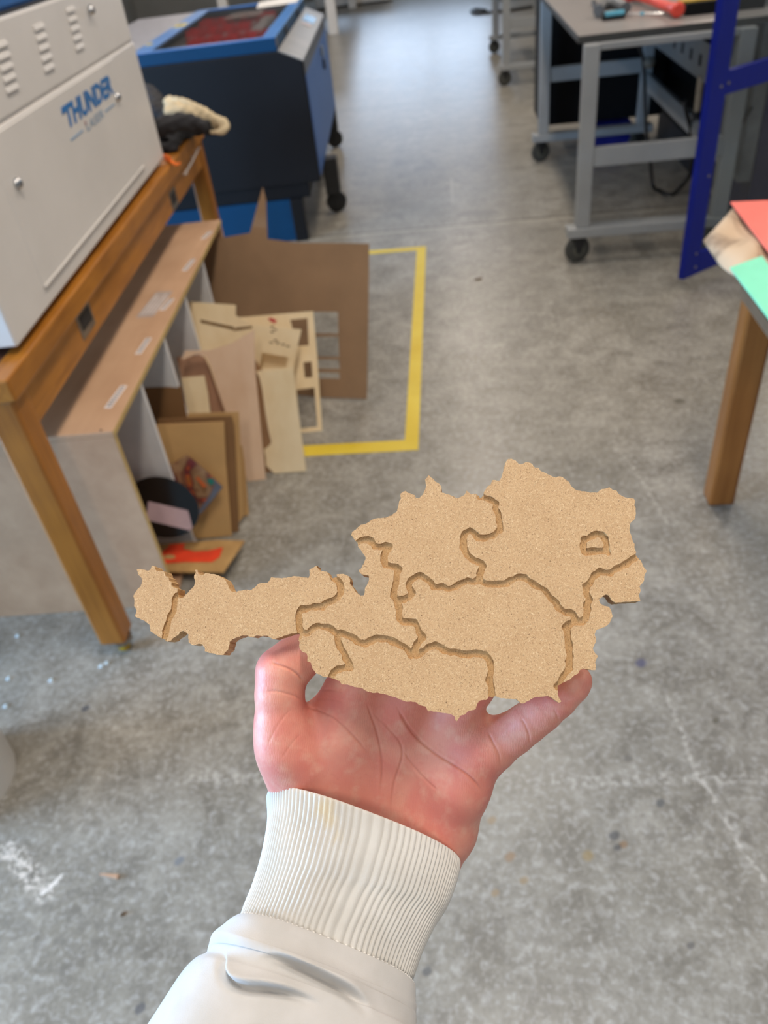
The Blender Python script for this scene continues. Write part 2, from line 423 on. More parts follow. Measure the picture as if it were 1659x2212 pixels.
for i, (x, y) in enumerate(LAMPS):
    t = thing('ceiling_lamp', (x, y, 3.9), None, None)
    tag(t, 'white fluorescent lamp hung under the workshop ceiling', 'lamp', 'ceiling lamps')
    MB().box(WF, (x - .14, x + .14), (y - .75, y + .75), (3.93, 4.0)).build('housing', HOUSING, t, bev=.01)
    MB().cyl((x, y - .5, 4.0), (x, y - .5, ZT), .008, 8).build('rod', HOUSING, t); MB().cyl((x, y + .5, 4.0), (x, y + .5, ZT), .008, 8).build('rod', HOUSING, t)
    ld = bpy.data.lights.new('lamp_light', 'AREA'); ld.shape = 'RECTANGLE'; ld.size = .24; ld.size_y = 1.4; ld.energy = LAMP_W * (.9 if y < 0 else 1.25 if y < 2 and abs(x) < 1 else 1.0); ld.color = LAMP_COL
    lo = bpy.data.objects.new('lamp_light', ld); COL.objects.link(lo); lo.parent = t; lo.location = (0, 0, 0.02)

# ------------------------------------------------------------------ yellow tape on the floor
def tape_mat():
    m, nt, b = base_mat('worn_yellow_tape'); v = coords(nt)
    f = noise(nt, v, 26, 5, 0.7); f2 = noise(nt, v, 5, 2)
    c = mixc(nt, ramp(nt, f2, .3, .7), lin((206, 176, 30)), lin((216, 192, 62)))
    c = mixc(nt, ramp(nt, f, 0.64, 0.72), c, lin((150, 138, 96)))
    nt.links.new(c, b.inputs['Base Color']); b.inputs['Roughness'].default_value = 0.5
    return m
mb = MB()
TX = -0.172
mb.box(WF, (TX - .052, TX), (2.335, 4.385), (0.0, 0.0012))
mb.box(WF, (-1.6, TX - .004), (2.335, 2.405), (0.0, 0.0011))
mb.box(WF, (-1.6, TX - .052), (4.335, 4.385), (0.0, 0.0012))
tag(mb.build('floor_tape', tape_mat()), 'worn yellow marking tape stuck on the grey concrete floor in a rectangle', 'tape')
# ------------------------------------------------------------------ left: wooden work table, plywood rack, white machine
TZ = 0.885
c0 = fl(15, 822, TZ)
TF = Fr(c0[0], c0[1], 3.6)                 # origin at the near right corner of the table
OAK = wood('honey_wood', (136, 82, 22), (186, 122, 44), (60, 3.0, 60), 0.32, blot=.4)
OAKL = wood('honey_wood_upright', (130, 78, 24), (178, 114, 42), (55, 55, 3.0), 0.34, blot=.45)
STEEL = pmat('brushed_steel', (150, 145, 138), 0.35, 0.9, var=.05)
DARKIN = pmat('dark_recess', (34, 30, 28), 0.7)
BRASS = pmat('yellow_castor_plastic', (176, 142, 24), 0.4)
BLACKR = pmat('black_rubber', (26, 26, 27), 0.6)
TL, TWD = 2.30, 0.95
base = TF.p(-TWD / 2, TL / 2, 0)
tb = thing('work_table', base, 'honey-coloured wooden work table carrying the white laser machine', 'table')
mb = MB()
mb.box(TF, (-TWD, -.012), (0.012, TL), (TZ - .045, TZ - .004)).build('tabletop', wood('shaded_table_top', (66, 40, 28), (96, 60, 40), (40, 3, 40), .45), tb, bev=.002)  # darker than the trim: shade beside the machine put into the colour
mb = MB()
mb.box(TF, (-.055, 0), (0, TL), (TZ - .055, TZ)); mb.box(TF, (-TWD, -.055), (0, .05), (TZ - .055, TZ)); mb.box(TF, (-TWD, -.055), (TL - .05, TL), (TZ - .055, TZ))
mb.box(TF, (-TWD, -TWD + .05), (.05, TL - .05), (TZ - .055, TZ)); mb.build('edge_trim', OAK, tb, bev=.006)
mb = MB()
mb.box(TF, (-.050, -.018), (.02, TL - .02), (TZ - .155, TZ - .05)); mb.box(TF, (-TWD + .02, -.05), (.02, .05), (TZ - .155, TZ - .05)); mb.box(TF, (-TWD + .02, -.05), (TL - .05, TL - .02), (TZ - .155, TZ - .05))
mb.box(TF, (-TWD + .018, -TWD + .05), (.05, TL - .05), (TZ - .155, TZ - .05)); mb.build('apron', OAK, tb, bev=.003)
for bx in (-.085, -TWD + .015):
    for ay in (.005, TL - .09):
        lg = MB().box(TF, (bx, bx + .073), (ay, ay + .075), (.05, TZ - .05)).build('leg', OAKL, tb, bev=.008)
        cb = TF.p(bx + .05, ay + .03, 0)
        MB().lathe(cb + [0, 0, .038], (0, 0, 1), [(0, .030), (.014, .030)], 20).build('castor_plate', STEEL, lg)
        MB().lathe(cb + [-.011, 0, .02], (1, 0, 0), [(0, .017), (.003, .020), (.019, .020), (.022, .017)], 20).build('castor', BRASS, lg, smooth=True)
# recessed metal pulls in the apron
for px, py, w in ((185, 693, .11), (375, 430, .10)):
    q = onpl(px, py, TF.p(-.018, 0, 0), TF.b); a = (q - TF.o) @ TF.a; z = q[2]
    pl = MB().box(TF, (-.019, -.0155), (a - w / 2, a + w / 2), (z - .032, z + .034)).build('pull_plate', STEEL, tb, bev=.002)
    MB().box(TF, (-.0150, -.0140), (a - w * .36, a + w * .36), (z - .012, z + .026)).build('recess', DARKIN, pl)
mb = MB()
for k in range(5):
    q = onpl(402 + k * 6, 372 - k * 16, TF.p(-.018, 0, 0), TF.b); mb.cyl(q - .004 * TF.b, q + .003 * TF.b, .006 if k else .010, 10)
q0 = onpl(398, 378, TF.p(-.016, 0, 0), TF.b); q1 = onpl(430, 318, TF.p(-.016, 0, 0), TF.b)
mb.tube([q0, (q0 + q1) / 2 - [0, 0, .004], q1], .004, 8); mb.build('white_cord', pmat('white_cord', (212, 205, 196), .6), tb)

# plywood rack under the table
CZ = 0.62
c1 = fl(243, 932, CZ); CF = Fr(c1[0], c1[1], 3.0)
PLY = wood('beech_ply', (176, 138, 106), (204, 166, 132), (16, 2.0, 16), .5, blot=.5)
PLYE = wood('ply_edge', (170, 140, 84), (204, 176, 116), (8, 8, 200), .6)
WHITEP = pmat('white_laminate', (214, 214, 214), .35, var=.02)
CL, CD = 1.60, 0.60
rk = thing('offcut_rack', CF.p(-CD / 2, CL / 2, 0), 'low plywood offcut rack with white dividers standing under the wooden table', 'rack')
MB().box(CF, (-CD, 0), (0, CL), (CZ - .016, CZ)).build('top_panel', PLY, rk, bev=.002)
MB().box(CF, (-CD, -.002), (0.0, .016), (0, CZ - .0165)).build('end_panel', PLY, rk, bev=.0015)
MB().box(CF, (-CD, -.002), (CL - .016, CL), (0, CZ - .0165)).build('end_panel', PLY, rk, bev=.0015)
MB().box(CF, (-CD, -CD + .01), (.0165, CL - .0165), (0, CZ - .017)).build('back_panel', WHITEP, rk)
MB().box(CF, (-CD + .011, -.01), (.0165, CL - .0165), (.004, .016)).build('bottom_panel', PLY, rk)
MB().box(CF, (0.0002, .0014), (0, CL), (CZ - .016, CZ - .0008)).build('edge_band', PLYE, rk)
MB().box(CF, (-.0018, -.0004), (0.0005, .0155), (0, CZ - .0168)).build('edge_band', PLYE, rk)
DIV = []
for px, py in ((300, 815), (360, 715), (405, 625), (443, 550)):
    a = (fl(px, py, CZ) - CF.o) @ CF.a; DIV.append(a)
    MB().box(CF, (-CD + .011, -.004), (a - .008, a + .008), (.017, CZ - .0165)).build('divider', WHITEP, rk, bev=.001)
PAPER = pmat('paper_label', (222, 214, 208), .6, var=.03)
INK = pmat('grey_print', (120, 110, 112), .7)
for i, (p, q, w) in enumerate((((232, 882), (268, 833), .020), ((298, 765), (322, 730), .019), ((350, 670), (372, 645), .019), ((398, 585), (418, 560), .019), ((438, 516), (455, 500), .019))):
    A, B_ = fl(*p, CZ), fl(*q, CZ); d = nrm(B_ - A); s = np.array([d[1], -d[0], 0])
    l = MB().prism([A - s * w / 2, A + s * w / 2, B_ + s * w / 2, B_ - s * w / 2], (0, 0, .0006)).build('compartment_label', PAPER, rk)
    mb = MB()
    L = np.linalg.norm(B_ - A)
    for j in range(int(L / .012)):
        c = A + d * (.008 + j * .012) + [0, 0, .0007]; mb.prism([c - s * w * .25, c - s * w * .25 + d * .007, c + s * w * .25 + d * .007, c + s * w * .25], (0, 0, .0003))
    mb.build('print', INK, l)
A, B_ = fl(312, 685, CZ), fl(356, 630, CZ); d = nrm(B_ - A); s = np.array([d[1], -d[0], 0]); L = np.linalg.norm(B_ - A)
l = MB().prism([A - s * .03, A + s * .03, B_ + s * .03, B_ - s * .03], (0, 0, .0006)).build('notice_label', pmat('faded_paper', (176, 160, 150), .6, var=.05), rk)
mb = MB()
for j in range(5):
    c = A + d * .02 + s * (-.022 + j * .011) + [0, 0, .0007]; mb.prism([c, c + d * (L - .04 - (j % 3) * .02), c + d * (L - .04 - (j % 3) * .02) + s * .004, c + s * .004], (0, 0, .0003))
mb.build('print', pmat('pale_print', (206, 196, 190), .7), l)
for px, py in ((218, 930), (470, 488)):
    q = fl(px, py, CZ); MB().lathe(q, (0, 0, 1), [(0, .004), (.0008, .004)], 12).build('screw', STEEL, rk)

# white laser machine on the table
LZ = TZ + .018
l0 = fl(40, 750, LZ); l1 = fl(355, 340, LZ)
LF = Fr(l0[0], l0[1], math.degrees(math.atan2(-(l1 - l0)[0], (l1 - l0)[1])))
LLEN = float(np.linalg.norm(l1 - l0)); LDEP = .62
def lp(px, py):
    q = onpl(px, py, LF.o, LF.b); return (q - LF.o) @ LF.a, q[2]
WPAINT = pmat('white_machine_paint', (214, 209, 203), .42, var=.02, vscale=4)
BLUEP = pmat('bright_blue_paint', (24, 92, 160), .35, var=.03)
CHROME = pmat('chrome', (190, 190, 190), .15, 1.0)
lm = thing('laser_machine', LF.p(-LDEP / 2, LLEN / 2, LZ - .018), 'white laser machine with blue lettering and vent slots, on the wooden table', 'machine')
ztop = lp(4, 38)[1]
zseam = (lp(0, 275)[1] + lp(290, 80)[1]) / 2
MB().box(LF, (-LDEP, 0), (0, LLEN), (LZ, zseam - .004)).build('lower_casing', WPAINT, lm, bev=.006)
MB().box(LF, (-LDEP, -.003), (.004, LLEN), (zseam, ztop)).build('upper_casing', WPAINT, lm, bev=.006)
MB().box(LF, (-LDEP + .02, -.010), (.01, LLEN - .01), (zseam - .004, zseam)).build('seam_strip', pmat('pale_seam', (228, 225, 222), .3), lm)
MB().box(LF, (-LDEP + .01, -.035), (.03, LLEN - .5), (ztop + .004, ztop + .10)).build('lid', BLUEP, lm, bev=.01)
MB().box(LF, (-LDEP + .01, -.02), (.01, LLEN - .01), (ztop - .002, ztop + .006)).build('lid_gasket', BLACKR, lm)
# access door on the side, standing a hair proud
zd0 = (lp(90, 610)[1] + lp(310, 362)[1]) / 2; ad0, ad1 = lp(90, 610)[0], lp(310, 362)[0]
dr = MB().box(LF, (-.002, .0025), (ad0, ad1), (zd0, zseam - .012)).build('access_door', WPAINT, lm, bev=.002)
MB().box(LF, (.0, .007), (ad0, ad1), (zd0 - .006, zd0)).build('drip_edge', WPAINT, dr, bev=.002)
for px, py, par in ((33, 397, dr), (250, 210, dr), (193, 22, lm)):
    a, z = lp(px, py); q = LF.p(.002, a, z)
    lk = MB().lathe(q, LF.b, [(0, .013), (.006, .013), (.012, .009), (.014, .004)], 20).build('lock', CHROME, par, smooth=True)
    MB().box(LF, (.0155, .0165), (a - .0012, a + .0012), (z - .005, z + .005)).build('keyhole', DARKIN, lk)
LOUV = MB(); WPL = WPAINT
for top_, bot in (((3, 96), (27, 190)), ((85, 57), (107, 145)), ((153, 20), (173, 100))):
    at, zt = lp(*top_); ab_, zb = lp(*bot)
    for k in range(5):
        a = at + (ab_ - at) * k / 4; z = zt + (zb - zt) * k / 4
        w = .036; mb = MB()
        prof = [(0, -.006), (.005, -.006), (.0055, -.004), (.002, .006), (0, .006)]
        P = [LF.p(-.003 + b_, a - w, z + dz) for b_, dz in prof] ; Q = [LF.p(-.003 + b_, a + w, z + dz) for b_, dz in prof]
        n_ = len(prof); fs = [(i, (i + 1) % n_, (i + 1) % n_ + n_, i + n_) for i in range(n_)] + [tuple(range(n_)), tuple(range(2 * n_ - 1, n_ - 1, -1))]
        mb.add(P + Q, fs).build('vent_louvre', WPL, lm, bev=.0012)
# the lettering
LBLUE = pmat('lettering_blue', (40, 112, 176), .4, var=.02)
aT, zT = lp(150, 276); aR, zR = lp(240, 205); hT = (lp(131, 234)[1] - zT + lp(226, 163)[1] - zR) / 2
mb = MB(); add_text(mb, 'THUNDER', LF.p(.0025, aT - .012, (zT + zR) / 2), LF.a, LF.z, LF.b, aR - aT + .035, hT, .045, .22)
# slanted notch that gives the first letter its lightning shape
A0 = LF.p(.0045, aT - .03, (zT + zR) / 2 + hT * .72)
mb.prism([A0, A0 + LF.a * .035, A0 + LF.a * .04 + LF.z * hT * .28, A0 + LF.a * .01 + LF.z * hT * .28], -.001 * LF.b)
mb.build('lettering', LBLUE, lm)
aL, zL = lp(187, 284); aE, zE = lp(223, 253); 
mb = MB(); hs = hT * .42; zb_ = (zL + zE) / 2
PB = pmat('pale_lettering_blue', (128, 158, 186), .4)
add_text(mb, 'LASER', LF.p(.0025, aL, zb_), LF.a, LF.z, LF.b, aE - aL, hs, .0, .18)
a1, z1 = lp(152, 306); a2, z2 = lp(178, 285); a3, z3 = lp(226, 244); a4, z4 = lp(246, 227)
mb.box(LF, (.0025, .0037), (a1, a2), (zb_ + hs * .35, zb_ + hs * .55)); mb.box(LF, (.0025, .0037), (a3, a4), (zb_ + hs * .35, zb_ + hs * .55))
mb.build('small_lettering', PB, lm)
q = LF.p(.0030, aL - .004, zb_ + hs * .75)
MB().prism([q, q + LF.a * .016 + LF.z * .002, q + LF.a * .006 + LF.z * hs * .55], .001 * LF.b).build('red_mark', pmat('faded_red_print', (176, 132, 128), .5), lm)
for a in (.08, LLEN - .08):
    for b_ in (-.09, -LDEP + .06): MB().cyl(LF.p(b_, a, TZ), LF.p(b_, a, LZ + .002), .02, 16).build('rubber_foot', BLACKR, lm)

# orange ribbon lying over the table edge
q = [fl(356, 342, TZ + .004), fl(368, 348, TZ + .006), fl(380, 356, TZ + .005), fl(389, 354, TZ + .003)]
mb = MB()
for w, dz in ((.012, 0.0), ):
    for i in range(len(q) - 1):
        s = .014 * TF.a; mb.prism([q[i] - s, q[i] + s, q[i + 1] + s, q[i + 1] - s], (0, 0, .003))
mb.tube([q[0] + [0, 0, .01], fl(362, 338, TZ + .014), q[1] + [0, 0, .012]], .006, 8)
tag(mb.build('ribbon', pmat('orange_ribbon', (232, 112, 30), .6)), 'orange ribbon lying on the table edge by the white machine', 'ribbon')

# the two cloths on the far end of the table
def blob_obj(name, chains, h, k, m, label, cat, wob=0.0, group=None):
    V, Q = blob(chains, h, k, 2, wob); mb = MB(); mb.v = [tuple(v) for v in V]; mb.f = [tuple(map(int, f)) for f in Q]; mb.mi = [0] * len(Q)
    return tag(mb.build(name, m, smooth='all', recalc=False), label, cat, group)
def tp(px, py, z): return fl(px, py, z)
BLK = pmat('black_fabric', (38, 37, 40), .85, var=.08, vscale=30, bumpk=.25)
BEI = pmat('beige_canvas', (206, 186, 150), .85, var=.05, vscale=30, bumpk=.25)
z = TZ
ch = [[(tp(350, 300, z + .035), .034), (tp(395, 278, z + .040), .04), (tp(440, 272, z + .030), .028), (tp(452, 285, z + .018), .016)],
      [(tp(335, 262, z + .06), .05), (tp(385, 252, z + .075), .045), (tp(430, 258, z + .055), .03)],
      [(tp(350, 272, z + .10), .034), (tp(400, 262, z + .095), .032), (tp(440, 272, z + .075), .026), (tp(452, 284, z + .05), .018)],
      [(tp(345, 318, z + .02), .02), (tp(372, 318, z + .02), .018), (tp(385, 300, z + .02), .02)],
      [(tp(322, 195, z + .13), .03), (tp(335, 225, z + .10), .045), (tp(340, 250, z + .08), .05)],
      [(tp(300, 240, z + .06), .05), (tp(300, 280, z + .05), .045), (tp(330, 290, z + .04), .035)]]
blob_obj('jacket', ch, .007, .016, BLK, 'crumpled black jacket lying on the far end of the wooden table', 'jacket', .006)
ch = [[(tp(362, 214, z + .13), .014), (tp(400, 224, z + .125), .018), (tp(440, 242, z + .11), .018), (tp(478, 262, z + .085), .016)],
      [(tp(478, 262, z + .085), .016), (tp(492, 271, z + .07), .012), (tp(486, 283, z + .055), .011), (tp(458, 287, z + .05), .010)],
      [(tp(362, 222, z + .12), .016), (tp(366, 244, z + .105), .020), (tp(410, 244, z + .105), .026), (tp(450, 262, z + .08), .024), (tp(474, 272, z + .065), .018)],
      [(tp(372, 236, z + .11), .030), (tp(420, 250, z + .095), .022)]]
blob_obj('canvas_bag', ch, .006, .014, BEI, 'beige canvas bag bunched on top of the black jacket', 'bag', .004)
# ------------------------------------------------------------------ offcuts leaning out of the rack
class Sheet:
    """a flat sheet standing on the floor line through p0, turned by yaw and leaning back"""
    def __init__(s, p0, yaw, lean):
        y, l = math.radians(yaw), math.radians(lean)
        s.h = np.array([math.cos(y), math.sin(y), 0]); bk = np.array([-s.h[1], s.h[0], 0])
        s.w = math.cos(l) * np.array([0, 0, 1]) + math.sin(l) * bk; s.n = np.cross(s.h, s.w); s.p0 = np.array(p0)  # n faces the viewer (-y)
        if s.n[1] > 0: s.n = -s.n
    def at(s, px, py, out=0.0):
        q = onpl(px, py, s.p0 + s.n * out, s.n)
        return q
    def poly(s, pts, out=0.0): return [s.at(*p, out) for p in pts]
def sheet(name, S, outline, th, m, label, cat, holes=(), group=None, edge=None):
    P = S.poly(outline)
    for p in P: p[2] = max(p[2], 0.001) if p[2] > -0.06 else p[2]
    mb = MB(); mb.prism(P, -S.n * th, [S.poly(h) for h in holes])
    o = mb.build(name, m); tag(o, label, cat, group); return o
def on_sheet(o, name, S, outline, m, out=0.0006, th=.0006):
    mb = MB(); mb.prism(S.poly(outline, out), -S.n * th * .8); return mb.build(name, m, o)
CARD = pmat('brown_cardboard', (146, 116, 86), .75, var=.04, vscale=6)
CARD2 = pmat('tan_cardboard', (188, 148, 94), .7, var=.04, vscale=6)
CARD3 = pmat('dark_cardboard', (124, 88, 50), .75, var=.05, vscale=6)
LPLY = wood('pale_birch_ply', (230, 204, 158), (246, 226, 188), (30, 30, 3.0), .5, blot=.6)
PPLY = wood('pinkish_ply', (212, 174, 140), (232, 202, 172), (20, 20, 3.0), .5, blot=.6)
BURN = pmat('burnt_edge', (120, 88, 50), .8, var=.15, vscale=60)
G = 'offcuts in the rack'
# big brown cardboard with window cut-outs and a pointed tab
S = Sheet(fl(790, 866), -12.9, 25.5)
sheet('cardboard_sheet', S, [(430, 520), (478, 514), (540, 503), (560, 430), (567, 405), (574, 432), (577, 516), (640, 524), (797, 526), (795, 700), (792, 862), (690, 858), (560, 845), (430, 838)], .004, CARD,
      'large brown cardboard sheet with window cut-outs and a pointed tab', 'cardboard',
      holes=[[(676, 674), (730, 674), (731, 721), (678, 720)], [(679, 727), (731, 727), (733, 771), (681, 770)], [(682, 776), (733, 777), (734, 797), (684, 796)], [(686, 804), (733, 805), (734, 818), (688, 817)]])
# frame-like plywood offcut
S = Sheet(fl(695, 931), 3.0, 24)
o = sheet('plywood_offcut', S, [(470, 684), (512, 686), (676, 672), (685, 770), (696, 931), (655, 936), (560, 930), (480, 920)], .004, LPLY,
      'pale plywood offcut with square cut-outs and a red mark, furthest right of the leaning plywood', 'plywood',
      holes=[[(626, 691), (664, 687), (667, 746), (636, 748), (630, 704)], [(655, 783), (673, 781), (675, 815), (658, 816)], [(640, 842), (679, 837), (686, 922), (648, 926)]], group=None)
on_sheet(o, 'red_mark', S, [(578, 689), (584, 686), (598, 692), (594, 699), (586, 695)], pmat('red_ink', (190, 44, 52), .6))
# plywood with burnt slots, behind
S = Sheet(fl(560, 968), 4.0, 20)
o = sheet('plywood_offcut', S, [(405, 652), (440, 654), (509, 659), (509, 682), (548, 702), (651, 712), (640, 760), (632, 810), (650, 960), (560, 968), (430, 960)], .004, LPLY,
      'pale plywood offcut with burnt slots and a cut rectangle, behind the pinkish sheet', 'plywood',
      holes=[[(566, 762), (623, 772), (618, 795), (560, 796)]])
on_sheet(o, 'burnt_slot', S, [(432, 690), (505, 706), (508, 716), (500, 712), (434, 697)], BURN); on_sheet(o, 'burnt_slot', S, [(508, 708), (545, 704), (544, 709), (508, 715)], BURN)
mb = MB()
for k, (px, py) in enumerate(((588, 706), (594, 712), (588, 717), (595, 735), (586, 740), (600, 741), (612, 744), (622, 748))):
    mb.prism(S.poly([(px - 4, py - 2), (px + 4, py - 1), (px + 5, py + 1), (px - 3, py + 2)], .0008), -S.n * .0004)
mb.build('pencil_scribble', BURN, o)
S2 = Sheet(fl(560, 950), 4.0, 18)
sheet('plywood_offcut', S2, [(552, 752), (632, 762), (628, 806), (548, 806)], .003, LPLY, 'small plywood piece showing through the rectangular cut of the burnt plywood', 'plywood')
# pale strip with the long burnt notch
S = Sheet(fl(660, 1019), 0.5, 19.5)
sheet('plywood_offcut', S, [(553, 802), (633, 796), (640, 860), (661, 1018), (592, 1023), (574, 1005), (574, 988), (570, 972), (582, 962), (586, 955), (580, 930), (573, 890), (566, 840), (560, 815)], .006, LPLY,
      'tall pale plywood strip with a burnt notch down its left edge', 'plywood')
S3 = Sheet(fl(660, 1019) + [0, .014, 0], .5, 19.5)
sheet('plywood_offcut', S3, [(540, 760), (566, 800), (590, 960), (597, 1022), (580, 1030), (560, 1032)], .004, wood('brown_ply', (136, 100, 66), (160, 122, 84), (20, 20, 3), .6),
      'dark brown plywood piece glimpsed in the notch of the pale strip', 'plywood')
# pinkish large sheet
S = Sheet(fl(573, 1036), 6.0, 20)
sheet('plywood_sheet', S, [(400, 758), (452, 757), (500, 742), (549, 712), (551, 800), (574, 1036), (535, 1042), (500, 925), (478, 865), (455, 790), (445, 770), (425, 764), (392, 778)], .006, PPLY,
      'large pinkish plywood sheet with a slanting left edge', 'plywood')
S = Sheet(fl(540, 1018), 5.0, 19)
sheet('plywood_sheet', S, [(380, 772), (430, 766), (442, 772), (452, 792), (500, 930), (520, 1000), (470, 1010), (410, 900), (388, 800)], .004, wood('rosy_ply', (158, 118, 92), (180, 140, 112), (20, 20, 3), .55),
      'rosy plywood sheet with a rounded corner behind the pinkish sheet', 'plywood')
S = Sheet(fl(505, 1034), 5.0, 18)
sheet('plywood_strip', S, [(392, 816), (441, 812), (449, 850), (462, 960), (420, 965), (404, 880)], .004, LPLY, 'narrow pale plywood strip by the second white divider', 'plywood')
# brown board inside, cardboard stack in front
S = Sheet(fl(430, 1105), 6.0, 14)
sheet('cardboard_sheet', S, [(300, 838), (391, 834), (404, 900), (425, 1060), (350, 1070), (325, 930)], .004, CARD3, 'dark brown cardboard sheet standing inside the rack behind the tan stack', 'cardboard')
S = Sheet(fl(535, 1116), 8, 21)
sheet('plywood_strip', S, [(497, 1010), (512, 985), (522, 960), (528, 1000), (537, 1112), (520, 1118), (505, 1100)], .006, CARD2, 'thin tan strip leaning outermost beside the cardboard stack', 'cardboard')
S = Sheet(fl(518, 1138), 9, 21)
sheet('cardboard_sheet', S, [(405, 893), (516, 890), (519, 960), (527, 1112), (510, 1150), (430, 1155), (405, 1000)], .005, CARD2, 'tan cardboard sheet at the back of the stack in the rack', 'cardboard')
S = Sheet(fl(510, 1152), 9, 20)
sheet('cardboard_sheet', S, [(340, 905), (500, 899), (505, 920), (516, 1148), (440, 1158), (350, 1000)], .005, CARD3, 'dark-edged cardboard sheet in the middle of the stack', 'cardboard')
S = Sheet(fl(500, 1158), 9, 18)
sheet('cardboard_sheet', S, [(330, 918), (484, 911), (488, 1000), (501, 1157), (425, 1164), (380, 1100), (345, 990)], .006, CARD2, 'tan cardboard sheet at the front of the stack behind the shiny foil', 'cardboard')
# iridescent foil
def foil_mat():
    m, nt, b = base_mat('iridescent_foil'); v = coords(nt, (9, 9, 9), (0.5, 0.4, 0.3)); f = noise(nt, v, 1.0, 2, .5, 1.5)
    r = nt.nodes.new('ShaderNodeValToRGB'); nt.links.new(f, r.inputs[0]); e = r.color_ramp.elements
    e[0].position = .30; e[0].color = lin((150, 112, 80)); e[1].position = .78; e[1].color = lin((110, 116, 128))
    for p, c in ((.42, (176, 140, 104)), (.50, (140, 96, 70)), (.56, (110, 50, 60)), (.60, (224, 112, 60)), (.64, (150, 110, 60)), (.70, (40, 128, 110))):
        q = e.new(p); q.color = lin(c)
    nt.links.new(r.outputs[0], b.inputs['Base Color']); b.inputs['Roughness'].default_value = .22; b.inputs['Metallic'].default_value = .35
    return m
S = Sheet(fl(470, 1178), 9, 17)
o = sheet('foil_sheet', S, [(352, 1010), (378, 998), (403, 982), (440, 1012), (481, 1052), (462, 1076), (432, 1112), (400, 1090), (372, 1050)], .002, foil_mat(), 'shiny iridescent foil sheet leaning on the tan cardboard stack', 'foil')
on_sheet(o, 'grey_edge', S, [(481, 1052), (462, 1076), (432, 1112), (428, 1104), (452, 1072), (464, 1048), (455, 1030)], pmat('grey_foil', (112, 114, 124), .25, .5), .0012)
on_sheet(o, 'green_patch', S, [(446, 1036), (458, 1032), (463, 1044), (455, 1050)], pmat('green_foil', (48, 130, 112), .25, .4), .0022)
on_sheet(o, 'orange_streak', S, [(422, 1032), (428, 1030), (446, 1050), (440, 1054)], pmat('orange_foil', (236, 120, 66), .25, .3), .0022)
# black disc with a pale rectangle
DS = Sheet((-.86, 1.70, 0), 14, 24)
E_ = [(350 + 82 * math.cos(t) * math.cos(.35) - 64 * math.sin(t) * math.sin(.35), 1096 + 82 * math.cos(t) * math.sin(.35) + 64 * math.sin(t) * math.cos(.35)) for t in np.linspace(0, 2 * math.pi, 56, endpoint=False)]
o = sheet('acrylic_disc', DS, E_, .004, pmat('black_acrylic', (10, 10, 11), .2), 'glossy black acrylic disc with a pale rectangle in the rack mouth', 'disc')
on_sheet(o, 'pale_panel', DS, [(320, 1083), (406, 1103), (416, 1140), (410, 1146), (316, 1123)], pmat('pale_pink_film', (186, 160, 164), .3, var=.03), .0012)
S = Sheet(fl(424, 1170), 10, 60)
sheet('acrylic_offcut', S, [(400, 1166), (418, 1153), (426, 1160), (424, 1172), (402, 1174)], .003, pmat('clear_offcut', (206, 196, 196), .2), 'small pale acrylic offcut under the black disc', 'offcut')
# board with the orange-red print, lying tilted at the bottom
Z1 = .045
def lowp(px, py, z=Z1): return fl(px, py, z)
q = [lowp(345, 1176), lowp(470, 1166), lowp(528, 1168), lowp(482, 1236), lowp(340, 1234), lowp(325, 1200)]
mb = MB(); mb.prism(q, (0, 0, -.006)); bd = mb.build('printed_board', wood('scuffed_board', (150, 112, 62), (186, 148, 92), (12, 12, 12), .6))
tag(bd, 'scuffed tan board with an orange-red print lying lowest in the rack mouth', 'board')
RED = pmat('orange_red_print', (222, 62, 26), .5, var=.08, vscale=12)
q = [lowp(344, 1200, Z1 + .001), lowp(368, 1176, Z1 + .001), lowp(400, 1174, Z1 + .001), lowp(396, 1186, Z1 + .001), lowp(420, 1192, Z1 + .001), lowp(450, 1190, Z1 + .001), lowp(482, 1182, Z1 + .001), lowp(474, 1204, Z1 + .001), lowp(458, 1214, Z1 + .001), lowp(400, 1214, Z1 + .001), lowp(352, 1218, Z1 + .001)]
MB().prism(q, (0, 0, .0006)).build('red_print', RED, bd)
for cx_, cy_, rx_, ry_ in ((426, 1183, 27, 6), (366, 1203, 13, 5)):
    MB().prism([lowp(cx_ + rx_ * math.cos(t), cy_ + ry_ * math.sin(t), Z1 + .0017) for t in np.linspace(0, 2 * math.pi, 24, endpoint=False)], (0, 0, .0004)).build('print_gap', wood('scuffed_board', (150, 112, 62), (186, 148, 92)), bd)
mb = MB(); mb.prism([lowp(*p, Z1 - .007) for p in ((360, 1190), (500, 1180), (470, 1226), (360, 1226))], (0, 0, -(Z1 - .007) + .001))
tag(mb.build('wooden_block', wood('dark_block', (70, 54, 40), (96, 74, 54), (8, 8, 8), .7)), 'dark wooden block under the board with the orange-red print', 'block')

